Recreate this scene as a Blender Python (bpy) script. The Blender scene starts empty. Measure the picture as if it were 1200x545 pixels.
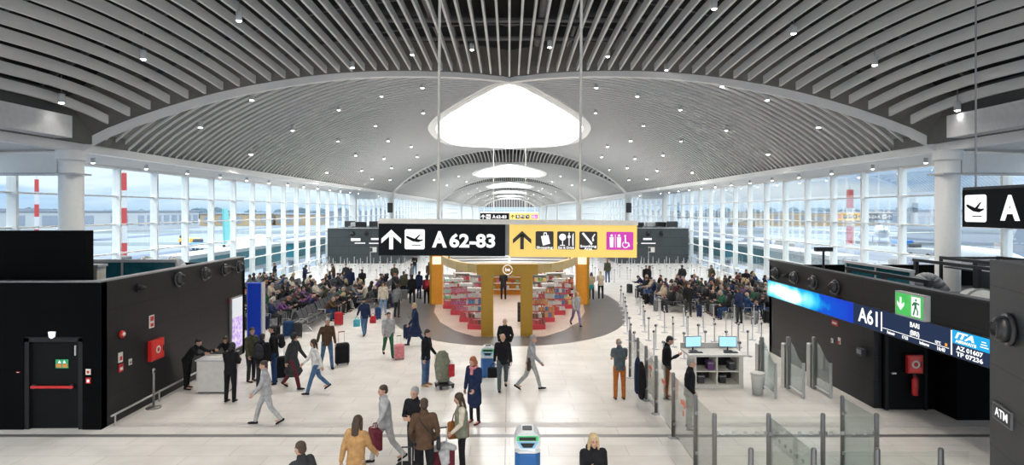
import bpy, bmesh, math, random
from mathutils import Vector, Matrix, Euler
R = math.radians
PI = math.pi
col = bpy.context.scene.collection
scene = bpy.context.scene

# ---------------------------------------------------------------- camera
# the hall runs along +Y; the camera stands on a mezzanine 5.5 m above the floor
FPX, CX, CY, CZ = 690.0, 597.0, 247.0, 5.5
cd = bpy.data.cameras.new('camera')
cam = bpy.data.objects.new('camera', cd); col.objects.link(cam)
cam.location = (0, 0, CZ); cam.rotation_euler = (R(90), 0, 0)
cd.sensor_width = 36; cd.lens = FPX / 1200 * 36
cd.shift_x = (600 - CX) / 1200; cd.shift_y = -(272.5 - CY) / 1200
cd.clip_end = 3000
scene.camera = cam
scene.view_settings.view_transform = 'Standard'
scene.view_settings.look = 'None'
scene.view_settings.gamma = 1
scene.view_settings.use_curve_mapping = False
scene.view_settings.exposure = 0.32
try:
    scene.cycles.use_denoising = True
    scene.cycles.denoiser = 'OPENIMAGEDENOISE'
    scene.cycles.max_bounces = 7
    scene.cycles.diffuse_bounces = 4
    scene.cycles.glossy_bounces = 3
    scene.cycles.transparent_max_bounces = 16
    scene.cycles.sample_clamp_indirect = 6
    scene.cycles.caustics_reflective = False
    scene.cycles.caustics_refractive = False
except Exception:
    pass

# ---------------------------------------------------------------- sky
SKY_STRENGTH = 1.0
world = bpy.data.worlds.new('sky'); scene.world = world; world.use_nodes = True
nt = world.node_tree; nt.nodes.clear()
def N(t, **k):
    n = nt.nodes.new(t)
    for a, v in k.items(): setattr(n, a, v)
    return n
tc = N('ShaderNodeTexCoord'); sep = N('ShaderNodeSeparateXYZ'); nt.links.new(tc.outputs['Generated'], sep.inputs[0])
mp = N('ShaderNodeMapping'); mp.inputs['Scale'].default_value = (1, 1, 6.0); nt.links.new(tc.outputs['Generated'], mp.inputs[0])
nz = N('ShaderNodeTexNoise'); nz.inputs['Scale'].default_value = 3.2; nz.inputs['Detail'].default_value = 6; nz.inputs['Roughness'].default_value = .55
nt.links.new(mp.outputs[0], nz.inputs['Vector'])
cr = N('ShaderNodeValToRGB'); cr.color_ramp.elements[0].position = .38; cr.color_ramp.elements[1].position = .58
cr.color_ramp.elements[0].color = (.27, .48, .78, 1); cr.color_ramp.elements[1].color = (.84, .90, .97, 1)
nt.links.new(nz.outputs['Fac'], cr.inputs[0])
# brightness: pale at the horizon, brighter overhead (thin overcast)
rb = N('ShaderNodeMapRange'); rb.inputs['From Min'].default_value = .12; rb.inputs['From Max'].default_value = .6
rb.inputs['To Min'].default_value = 1.0; rb.inputs['To Max'].default_value = 4.8
nt.links.new(sep.outputs['Z'], rb.inputs['Value'])
hz = N('ShaderNodeMapRange'); hz.inputs['From Min'].default_value = 0; hz.inputs['From Max'].default_value = .025
nt.links.new(sep.outputs['Z'], hz.inputs['Value'])
mh = N('ShaderNodeMixRGB'); mh.inputs[1].default_value = (.50, .64, .80, 1)
mz = N('ShaderNodeMixRGB'); mz.inputs[2].default_value = (.97, .97, .97, 1)
zr = N('ShaderNodeMapRange'); zr.inputs['From Min'].default_value = .12; zr.inputs['From Max'].default_value = .35
nt.links.new(sep.outputs['Z'], zr.inputs['Value']); nt.links.new(zr.outputs[0], mz.inputs[0]); nt.links.new(cr.outputs[0], mz.inputs[1])
nt.links.new(hz.outputs[0], mh.inputs[0]); nt.links.new(mz.outputs[0], mh.inputs[2])
bg = N('ShaderNodeBackground'); nt.links.new(mh.outputs[0], bg.inputs['Color'])
ms = N('ShaderNodeMath', operation='MULTIPLY'); ms.inputs[1].default_value = SKY_STRENGTH
nt.links.new(rb.outputs[0], ms.inputs[0]); nt.links.new(ms.outputs[0], bg.inputs['Strength'])
wo = N('ShaderNodeOutputWorld'); nt.links.new(bg.outputs[0], wo.inputs[0])

LAMP_W = 1050.0       # power of a downlight in the fin ceiling
SIDE_W = 330.0        # power of a downlight in the ribbed panels and soffits

# ---------------------------------------------------------------- materials
MATS = {}
def mat(name, c=(.5, .5, .5), rough=.6, metal=0, emit=0, noise=.06, nscale=6, spec=.5, bump=0):
    """a procedural surface: a colour gently varied by noise"""
    if name in MATS: return MATS[name]
    m = bpy.data.materials.new(name); m.use_nodes = True; t = m.node_tree
    b = t.nodes['Principled BSDF']
    b.inputs['Roughness'].default_value = rough; b.inputs['Metallic'].default_value = metal
    b.inputs['Specular IOR Level'].default_value = spec
    if noise:
        co = t.nodes.new('ShaderNodeTexCoord'); n = t.nodes.new('ShaderNodeTexNoise'); n.inputs['Scale'].default_value = nscale
        n.inputs['Detail'].default_value = 4
        t.links.new(co.outputs['Object'], n.inputs['Vector'])
        r = t.nodes.new('ShaderNodeValToRGB')
        r.color_ramp.elements[0].position = .3; r.color_ramp.elements[1].position = .7
        r.color_ramp.elements[0].color = tuple(max(0, x * (1 - noise)) for x in c) + (1,)
        r.color_ramp.elements[1].color = tuple(min(1, x * (1 + noise)) for x in c) + (1,)
        t.links.new(n.outputs['Fac'], r.inputs[0]); t.links.new(r.outputs[0], b.inputs['Base Color'])
        if bump:
            bp = t.nodes.new('ShaderNodeBump'); bp.inputs['Strength'].default_value = bump; bp.inputs['Distance'].default_value = .01
            t.links.new(n.outputs['Fac'], bp.inputs['Height']); t.links.new(bp.outputs[0], b.inputs['Normal'])
    else:
        b.inputs['Base Color'].default_value = (*c, 1)
    if emit:
        b.inputs['Emission Color'].default_value = (*c, 1); b.inputs['Emission Strength'].default_value = emit
    MATS[name] = m
    return m

def glass(name, tint=(.9, .97, .98), refl=.06, rough=.02):
    if name in MATS: return MATS[name]
    m = bpy.data.materials.new(name); m.use_nodes = True; t = m.node_tree; t.nodes.clear()
    o = t.nodes.new('ShaderNodeOutputMaterial'); mx = t.nodes.new('ShaderNodeMixShader')
    tr = t.nodes.new('ShaderNodeBsdfTransparent'); tr.inputs[0].default_value = (*tint, 1)
    g = t.nodes.new('ShaderNodeBsdfGlossy'); g.inputs['Roughness'].default_value = rough; g.inputs[0].default_value = (1, 1, 1, 1)
    f = t.nodes.new('ShaderNodeFresnel'); f.inputs[0].default_value = 1.3
    ml = t.nodes.new('ShaderNodeMath'); ml.operation = 'MULTIPLY'; ml.inputs[1].default_value = refl * 12
    t.links.new(f.outputs[0], ml.inputs[0]); ml.use_clamp = True
    t.links.new(ml.outputs[0], mx.inputs[0]); t.links.new(tr.outputs[0], mx.inputs[1]); t.links.new(g.outputs[0], mx.inputs[2])
    t.links.new(mx.outputs[0], o.inputs[0])
    MATS[name] = m
    return m

def emis(name, c, s):
    if name in MATS: return MATS[name]
    m = bpy.data.materials.new(name); m.use_nodes = True; t = m.node_tree; t.nodes.clear()
    o = t.nodes.new('ShaderNodeOutputMaterial'); e = t.nodes.new('ShaderNodeEmission')
    n = t.nodes.new('ShaderNodeTexNoise'); n.inputs['Scale'].default_value = 20
    r = t.nodes.new('ShaderNodeMixRGB'); r.inputs[1].default_value = (*c, 1); r.inputs[2].default_value = (*[x * .96 for x in c], 1)
    t.links.new(n.outputs['Fac'], r.inputs[0]); t.links.new(r.outputs[0], e.inputs[0]); e.inputs[1].default_value = s
    t.links.new(e.outputs[0], o.inputs[0]); MATS[name] = m
    return m

def tile_mat(name, c1, c2, joint, sx, sy, mortar=.006, rough=.25, spec=.5, axes='xy'):
    """large slabs with thin joints, laid in world metres"""
    if name in MATS: return MATS[name]
    m = bpy.data.materials.new(name); m.use_nodes = True; t = m.node_tree
    b = t.nodes['Principled BSDF']; b.inputs['Roughness'].default_value = rough; b.inputs['Specular IOR Level'].default_value = spec
    co = t.nodes.new('ShaderNodeTexCoord'); br = t.nodes.new('ShaderNodeTexBrick')
    v = co.outputs['Object']
    if axes != 'xy':
        s = t.nodes.new('ShaderNodeSeparateXYZ'); cb = t.nodes.new('ShaderNodeCombineXYZ'); t.links.new(v, s.inputs[0])
        t.links.new(s.outputs[axes[0].upper()], cb.inputs[0]); t.links.new(s.outputs[axes[1].upper()], cb.inputs[1]); v = cb.outputs[0]
    t.links.new(v, br.inputs['Vector'])
    br.inputs['Scale'].default_value = 1; br.inputs['Brick Width'].default_value = sx; br.inputs['Row Height'].default_value = sy
    br.inputs['Mortar Size'].default_value = mortar; br.inputs['Mortar Smooth'].default_value = .1; br.inputs['Bias'].default_value = 0
    br.inputs['Color1'].default_value = (*c1, 1); br.inputs['Color2'].default_value = (*c2, 1); br.inputs['Mortar'].default_value = (*joint, 1)
    n = t.nodes.new('ShaderNodeTexNoise'); n.inputs['Scale'].default_value = .8; n.inputs['Detail'].default_value = 6
    t.links.new(co.outputs['Object'], n.inputs['Vector'])
    mx = t.nodes.new('ShaderNodeMixRGB'); mx.blend_type = 'MULTIPLY'; mx.inputs[0].default_value = .35
    t.links.new(br.outputs['Color'], mx.inputs[1]); t.links.new(n.outputs['Color'], mx.inputs[2])
    hs = t.nodes.new('ShaderNodeHueSaturation'); hs.inputs['Saturation'].default_value = 0; hs.inputs['Value'].default_value = 1.7
    t.links.new(n.outputs['Color'], hs.inputs['Color']); t.links.new(hs.outputs[0], mx.inputs[2])
    t.links.new(mx.outputs[0], b.inputs['Base Color'])
    MATS[name] = m
    return m

WHITE = mat('white_paint', (.90, .90, .88), .45, noise=.015)
DOORB = mat('door_black', (.005, .005, .0055), .6, spec=.12)
DOORF = mat('door_frame_black', (.014, .014, .015), .5, spec=.2)
FINM = mat('baffle_metal', (.60, .60, .59), .42, noise=.03, nscale=1.5)
RIBM = mat('rib_white', (.86, .86, .85), .5, noise=.02)
PANM = mat('roof_panel_grey', (.24, .242, .238), .6, noise=.05, nscale=.6)
ARCHM = mat('arch_white', (.95, .94, .92), .5, noise=.01)
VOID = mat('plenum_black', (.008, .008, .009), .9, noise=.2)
FASC = mat('fascia_grey', (.12, .12, .115), .7)
BLACKP = tile_mat('black_cladding', (.010, .010, .011), (.012, .012, .013), (.003, .003, .003), 2.6, .74, .014, .42, .28, 'yz')
BLACKX = tile_mat('black_cladding_front', (.0025, .0025, .0028), (.003, .003, .0033), (.001, .001, .001), 2.4, .74, .010, .7, .05, 'xz')
SLATEX = tile_mat('dark_slate_cladding', (.045, .055, .06), (.05, .06, .065), (.025, .03, .03), 2.4, .9, .02, .5, .4, 'xz')
BLACK = mat('black_metal', (.012, .012, .014), .45, noise=.2)
DGREY = mat('dark_grey', (.05, .05, .055), .5)
GREY = mat('mid_grey', (.25, .25, .26), .5)
LGREY = mat('light_grey', (.52, .53, .54), .5)
STEEL = mat('brushed_steel', (.5, .5, .49), .32, metal=.85, noise=.05, nscale=30)
DSTEEL = mat('dark_steel', (.24, .23, .22), .35, metal=.8, noise=.05, nscale=30)
def sky_glass(name):
    m = bpy.data.materials.new(name); m.use_nodes = True; t = m.node_tree; t.nodes.clear()
    o = t.nodes.new('ShaderNodeOutputMaterial'); mx = t.nodes.new('ShaderNodeMixShader'); mx.inputs[0].default_value = .6
    a = t.nodes.new('ShaderNodeBsdfTransparent'); b = t.nodes.new('ShaderNodeBsdfTranslucent'); b.inputs[0].default_value = (.95, .97, 1, 1)
    t.links.new(a.outputs[0], mx.inputs[1]); t.links.new(b.outputs[0], mx.inputs[2]); t.links.new(mx.outputs[0], o.inputs[0]); return m
GLASSKY = sky_glass('skylight_frosted_glass')
GLASSW = glass('window_glass', (.82, .92, .95), .035)
GLASSB = glass('barrier_glass', (.955, .975, .965), .05)
GLASST = glass('teal_barrier_glass', (.90, .95, .95), .05)
TEAL = mat('teal_glass_panel', (.02, .13, .17), .2, noise=.3, nscale=3)
GOLD = mat('ochre_gold_panel', (.47, .265, .02), .42, noise=.04)
ORANGE = mat('orange_panel', (.85, .36, .03), .5)
YELLOW = mat('sign_yellow', (.93, .65, .16), .5, emit=.28, noise=.02)
SIGNB = mat('sign_black', (.004, .006, .008), .6, spec=.15)
MAGENTA = mat('sign_magenta', (.6, .04, .42), .5, emit=.25)
SIGNW = emis('sign_white', (1, 1, 1), 1.0)
LAMPE = emis('lamp_disc', (1, .97, .9), 22)
RED = mat('red_paint', (.55, .015, .015), .4)
BLUE = mat('blue_plastic', (.02, .16, .5), .4)
GREEN = mat('green_plastic', (.05, .5, .16), .4)
CREAM = mat('cream', (.78, .74, .66), .5)
SKIN = mat('skin', (.52, .30, .21), .55, noise=.05)
SKIN2 = mat('skin_tan', (.36, .19, .12), .55, noise=.05)
RUBBER = mat('rubber', (.02, .02, .02), .7)

def cloth(name, c): return mat('cloth_' + name, c, .85, noise=.22, nscale=9, spec=.2, bump=.15)
C = {k: cloth(k, v) for k, v in dict(
    black=(.012, .012, .014), charcoal=(.035, .036, .04), navy=(.015, .025, .065), darkblue=(.02, .05, .13), jeans=(.07, .13, .24),
    paleblue=(.2, .33, .5), grey=(.17, .18, .18), slate=(.08, .105, .115), lightgrey=(.4, .4, .4), white=(.7, .69, .66), beige=(.45, .37, .27),
    cream=(.62, .55, .44), brown=(.085, .05, .03), tan=(.42, .24, .1), olive=(.075, .075, .045), green=(.03, .11, .06), khaki=(.2, .21, .15),
    rust=(.42, .13, .03), red=(.42, .03, .04), maroon=(.12, .02, .03), pink=(.6, .22, .24), purple=(.16, .07, .2), lilac=(.3, .24, .4),
    teal=(.02, .25, .3), cyan=(.1, .45, .55), orange=(.65, .2, .04), mustard=(.5, .32, .05), leather=(.3, .12, .035)).items()}
HAIR = {'black': mat('hair_black', (.012, .01, .01), .6), 'brown': mat('hair_brown', (.05, .028, .015), .6), 'grey': mat('hair_grey', (.3, .29, .28), .6),
        'blond': mat('hair_blond', (.5, .38, .2), .55, noise=.2, nscale=30), 'white': mat('hair_white', (.6, .59, .57), .6)}
HAIR['ginger'] = mat('hair_ginger', (.3, .1, .03), .6)

# ---------------------------------------------------------------- mesh helpers
class MB:
    def __init__(s): s.v = []; s.f = []; s.mi = []; s.m = 0
    def add(s, vs, fs):
        n = len(s.v); s.v += [tuple(v) for v in vs]
        for f in fs: s.f.append(tuple(i + n for i in f)); s.mi.append(s.m)
        return s
    def box(s, x0, x1, y0, y1, z0, z1):
        return s.add([(x0, y0, z0), (x1, y0, z0), (x1, y1, z0), (x0, y1, z0), (x0, y0, z1), (x1, y0, z1), (x1, y1, z1), (x0, y1, z1)],
                     [(0, 3, 2, 1), (4, 5, 6, 7), (0, 1, 5, 4), (1, 2, 6, 5), (2, 3, 7, 6), (3, 0, 4, 7)])
    def bbox(s, x0, x1, y0, y1, z0, z1, b=.02):
        """a box with chamfered vertical and top edges"""
        b = min(b, (x1 - x0) * .45, (y1 - y0) * .45)
        P = lambda q: [(x0 + b + q, y0 + q), (x1 - b - q, y0 + q), (x1 - q, y0 + b + q), (x1 - q, y1 - b - q), (x1 - b - q, y1 - q), (x0 + b + q, y1 - q), (x0 + q, y1 - b - q), (x0 + q, y0 + b + q)]
        rings = [(0, z0), (0, z1 - b), (b * .7, z1)]
        vs = [(x, y, z) for q, z in rings for x, y in P(q)]
        fs = [tuple(range(7, -1, -1)), tuple(range(16, 24))]
        for r in range(2):
            for i in range(8):
                j = (i + 1) % 8; fs.append((r * 8 + i, r * 8 + j, r * 8 + 8 + j, r * 8 + 8 + i))
        return s.add(vs, fs)
    def tube(s, p0, p1, r0, r1=None, n=10):
        r1 = r0 if r1 is None else r1
        p0 = Vector(p0); p1 = Vector(p1); t = (p1 - p0).normalized()
        a = t.orthogonal().normalized(); b = t.cross(a)
        vs = []
        for p, r in ((p0, r0), (p1, r1)):
            for i in range(n):
                w = 2 * PI * i / n; vs.append(p + a * (r * math.cos(w)) + b * (r * math.sin(w)))
        return s.add(vs, [tuple(range(n - 1, -1, -1)), tuple(range(n, 2 * n))] + [(i, (i + 1) % n, n + (i + 1) % n, n + i) for i in range(n)])
    def path(s, pts, r, n=6):
        for a, b in zip(pts, pts[1:]): s.tube(a, b, r, n=n)
        return s
    def lathe(s, prof, cx=0, cy=0, n=20, a0=0):
        vs = []; k = len(prof)
        for i in range(n):
            w = a0 + 2 * PI * i / n
            for r, z in prof: vs.append((cx + r * math.cos(w), cy + r * math.sin(w), z))
        fs = [(i * k + j, ((i + 1) % n) * k + j, ((i + 1) % n) * k + j + 1, i * k + j + 1) for i in range(n) for j in range(k - 1)]
        fs.append(tuple(i * k for i in range(n - 1, -1, -1))); fs.append(tuple(i * k + k - 1 for i in range(n)))
        return s.add(vs, fs)
    def prism(s, poly, z0, z1, M=None):
        """extrude a 2-D outline from z0 to z1; M places it"""
        n = len(poly); vs = [Vector((x, y, z)) for z in (z0, z1) for x, y in poly]
        if M is not None: vs = [M @ v for v in vs]
        return s.add(vs, [tuple(range(n - 1, -1, -1)), tuple(range(n, 2 * n))] + [(i, (i + 1) % n, n + (i + 1) % n, n + i) for i in range(n)])
    def grid(s, rows):
        n = len(rows[0]); base = [p for r in rows for p in r]
        return s.add(base, [(i * n + j, i * n + j + 1, (i + 1) * n + j + 1, (i + 1) * n + j) for i in range(len(rows) - 1) for j in range(n - 1)])
    def ell(s, c, r, nu=12, nv=8, M=None):
        vs = []
        for i in range(1, nv):
            t = PI * i / nv
            for j in range(nu):
                w = 2 * PI * j / nu; vs.append(Vector((r[0] * math.sin(t) * math.cos(w), r[1] * math.sin(t) * math.sin(w), r[2] * math.cos(t))))
        vs.append(Vector((0, 0, r[2]))); vs.append(Vector((0, 0, -r[2]))); c = Vector(c)
        vs = [(M @ v if M else v) + c for v in vs]; top = len(vs) - 2; bot = top + 1
        fs = [(i * nu + j, (i + 1) * nu + j, (i + 1) * nu + (j + 1) % nu, i * nu + (j + 1) % nu) for i in range(nv - 2) for j in range(nu)]
        fs += [(top, j, (j + 1) % nu) for j in range(nu)] + [(bot, (nv - 2) * nu + (j + 1) % nu, (nv - 2) * nu + j) for j in range(nu)]
        return s.add(vs, fs)
    def mesh(s, name, mats=None, smooth=False):
        me = bpy.data.meshes.new(name); me.from_pydata([tuple(v) for v in s.v], [], s.f)
        for m in (mats if isinstance(mats, (list, tuple)) else [mats]):
            if m: me.materials.append(m)
        if any(s.mi): me.polygons.foreach_set('material_index', s.mi)
        if smooth: me.polygons.foreach_set('use_smooth', [True] * len(me.polygons))
        me.update(); return me
    def build(s, name, mats, parent=None, smooth=False, loc=None, rz=0):
        return obj(name, s.mesh(name, mats, smooth), parent, loc, rz)

def obj(name, me, parent=None, loc=None, rz=0):
    o = bpy.data.objects.new(name, me); col.objects.link(o)
    if parent: o.parent = parent
    if loc is not None: o.location = loc
    if rz: o.rotation_euler = (0, 0, rz)
    return o
def tag(o, label, cat, group=None, kind=None):
    o['label'] = label; o['category'] = cat
    if group: o['group'] = group
    if kind: o['kind'] = kind
    return o
def struct(o): o['kind'] = 'structure'; return o
def thing(name, label, cat, loc=(0, 0, 0), rz=0, group=None):
    o = bpy.data.objects.new(name, None); col.objects.link(o); o.location = loc; o.rotation_euler = (0, 0, rz)
    o.empty_display_size = .2
    return tag(o, label, cat, group)
KIDS = {}
def copy_tree(o, parent=None):
    c = o.copy(); col.objects.link(c)
    if parent: c.parent = parent
    for ch in list(o.children): copy_tree(ch, c)
    return c
def dup(o, label, loc, rz=None, group=None):
    c = copy_tree(o); c.location = loc
    if rz is not None: c.rotation_euler = (0, 0, rz)
    c['label'] = label
    if group: c['group'] = group
    return c
WORK = bpy.data.scenes.new('workbench')
def evaluated_mesh(o):
    WORK.collection.objects.link(o); vl = WORK.view_layers[0]; vl.update()
    me = bpy.data.meshes.new_from_object(o.evaluated_get(vl.depsgraph)); WORK.collection.objects.unlink(o); return me
def text_mesh(name, s, size, material, M, depth=.004, bold=.0, align='CENTER', width=None, shear=0):
    """lettering turned into a mesh lying in the XY plane of M"""
    cu = bpy.data.curves.new(name, 'FONT'); cu.body = s; cu.size = size; cu.extrude = depth; cu.offset = bold
    cu.align_x = align; cu.align_y = 'CENTER'; cu.resolution_u = 3; cu.shear = shear
    o = bpy.data.objects.new(name, cu)
    me = evaluated_mesh(o); bpy.data.objects.remove(o); bpy.data.curves.remove(cu)
    if width:
        xs = [v.co.x for v in me.vertices]; w = max(xs) - min(xs); k = width / w
        for v in me.vertices: v.co.x *= k
    me.transform(M); me.materials.clear(); me.materials.append(material)
    return me
def frame(o, x, y):
    """matrix whose X/Y axes are the given vectors, at origin o"""
    x = Vector(x).normalized(); y = Vector(y).normalized(); z = x.cross(y)
    M = Matrix.Identity(4)
    for i in range(3): M[i][0] = x[i]; M[i][1] = y[i]; M[i][2] = z[i]; M[i][3] = o[i]
    return M
def F(px, py):
    """the floor point seen at a pixel"""
    d = CZ * FPX / (py - CY); return Vector(((px - CX) / FPX * d, d, 0))

# ================================================================ ROOF
L = 16.0                       # gutter line
WX = 19.2                      # glazed walls
def barrel(x):
    t = min(1, abs(x) / L) ** 2.4
    return 7.83 + 5.02 * max(0, 1 - t) ** .88
PTS = [(0, -16), (1.9, -14), (3.6, -12), (4.9, -10.4), (8.5, -5.2), (11.3, 0), (14.3, 1.75), (17.8, 3.3), (22, 5.1), (25.5, 6.1), (29, 6.45)]
PTS += [(34, 6.45), (38.5, 5.95), (42, 4.75), (44.7, 2.75), (46.7, 0)] + [(58 - d, x) for d, x in PTS[4::-1]]
def curve_x(d):
    """plan of one of the two crossing arches, Catmull-Rom through PTS"""
    d = max(0, min(58, d))
    for i in range(len(PTS) - 1):
        if PTS[i][0] <= d <= PTS[i + 1][0]: break
    p1, p2 = PTS[i], PTS[i + 1]; p0 = PTS[i - 1] if i else p1; p3 = PTS[i + 2] if i + 2 < len(PTS) else p2
    h = p2[0] - p1[0]; t = (d - p1[0]) / h
    m1 = (p2[1] - p0[1]) / max(.1, p2[0] - p0[0]) * h; m2 = (p3[1] - p1[1]) / max(.1, p3[0] - p1[0]) * h
    return (2 * t ** 3 - 3 * t * t + 1) * p1[1] + (t ** 3 - 2 * t * t + t) * m1 + (-2 * t ** 3 + 3 * t * t) * p2[1] + (t ** 3 - t * t) * m2
MOD, D0, NMOD = 58.0, 21.9, 6
def bound(d): return abs(curve_x(d))
def arch_depth(ax):
    """distance from the column line to the arch at lateral |x|"""
    lo, hi = 0, 11.3
    for _ in range(30):
        m = (lo + hi) / 2
        if bound(m) > ax: lo = m
        else: hi = m
    return (lo + hi) / 2

def rect_tube(mb, pts, w, h, up=(0, 0, 1)):
    """a bar of rectangular section w x h along points"""
    rings = []
    for i, p in enumerate(pts):
        a = pts[max(0, i - 1)]; b = pts[min(len(pts) - 1, i + 1)]
        t = (Vector(b) - Vector(a)).normalized(); s = t.cross(Vector(up)).normalized(); u = s.cross(t)
        p = Vector(p); rings.append([p - s * w / 2 - u * h / 2, p + s * w / 2 - u * h / 2, p + s * w / 2 + u * h / 2, p - s * w / 2 + u * h / 2])
    vs = [v for r in rings for v in r]; fs = [(3, 2, 1, 0), tuple(4 * (len(pts) - 1) + i for i in range(4))]
    for i in range(len(pts) - 1):
        for k in range(4): fs.append((4 * i + k, 4 * i + (k + 1) % 4, 4 * i + 4 + (k + 1) % 4, 4 * i + 4 + k))
    mb.add(vs, fs)

roof = struct(bpy.data.objects.new('ceiling', None)); col.objects.link(roof)
for m in range(NMOD):
    base = D0 + MOD * m
    near = m < 2
    step = .58 if m < 3 else 1.16
    for side in (-1, 1):
        pan = MB(); rib = MB(); rows = []
        nd = 58
        for k in range(nd * (2 if near else 1) + 1):
            d = k * (MOD / (nd * (2 if near else 1)))
            b = bound(d)
            rows.append([(side * (b + (L - b) * j / 20), base + d, barrel(b + (L - b) * j / 20) + .16) for j in range(21)])
        pan.grid(rows)
        pan.build('roof_panel', PANM, roof)
        d = step * .5
        while d < MOD:
            b = bound(d) + .12
            if L - b > .7:
                nseg = max(4, int((L - b) / (.8 if near else 1.6)))
                xs = [b + (L - .15 - b) * j / nseg for j in range(nseg + 1)]
                w, h = (.055, .10)
                pts = [(side * x, base + d, barrel(x) + .03) for x in xs]
                vs = []
                for p in pts:
                    for dy in (-w / 2, w / 2):
                        for dz in (-h / 2, h / 2): vs.append((p[0], p[1] + dy, p[2] + dz))
                fs = []
                for i in range(nseg):
                    q = 4 * i; r = q + 4
                    fs += [(q, q + 2, r + 2, r), (q, r, r + 1, q + 1), (q + 2, q + 3, r + 3, r + 2)]
                rib.add(vs, fs)
            d += step
        rib.build('rib', RIBM, roof)
    # arch bands and skylight rim
    for side in (-1, 1):
        arch = MB(); n = 90 if near else 40
        pts = [(side * curve_x(MOD * k / n), base + MOD * k / n, barrel(curve_x(MOD * k / n)) + .02) for k in range(n + 1)]
        rect_tube(arch, pts, .40, .34)
        arch.build('arch', ARCHM, roof)
    # skylight: shaft wall, frame bars and a pale glass lid
    sh = MB(); gl = MB(); bar = MB(); rows = []; wl = {-1: [], 1: []}
    for k in range(0, 61):
        d = 11.3 + (MOD - 22.6) * k / 60; b = max(.02, bound(d) - .2)
        rows.append([(b * (j / 6 - 1), base + d, barrel(b) + .22 + .1 * (1 - (j / 6 - 1) ** 2)) for j in range(13)])
        for s in (-1, 1): wl[s].append([(s * (b + .1), base + d, barrel(b)), (s * (b + .1), base + d, barrel(b) + .3)])
    gl.grid(rows)
    for s in (-1, 1): sh.grid(wl[s])
    for s in (-1, 1):
        rim = MB(); rect_tube(rim, [(s * (bound(11.3 + 35.4 * k / 70) + .18), base + 11.3 + 35.4 * k / 70, barrel(bound(11.3 + 35.4 * k / 70)) + .03) for k in range(71)], .5, .3)
        rim.build('skylight_rim', ARCHM, roof)
    sh.build('skylight_shaft', ARCHM, roof)
    gl.build('skylight_glass', GLASSKY, roof)
    d = 13.5
    while d < MOD - 12:
        b = bound(d) - .25
        bar.box(-b, b, base + d - .03, base + d + .03, barrel(b) + .14, barrel(b) + .2); d += 3.2
    bar.build('skylight_bar', WHITE, roof)

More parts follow.
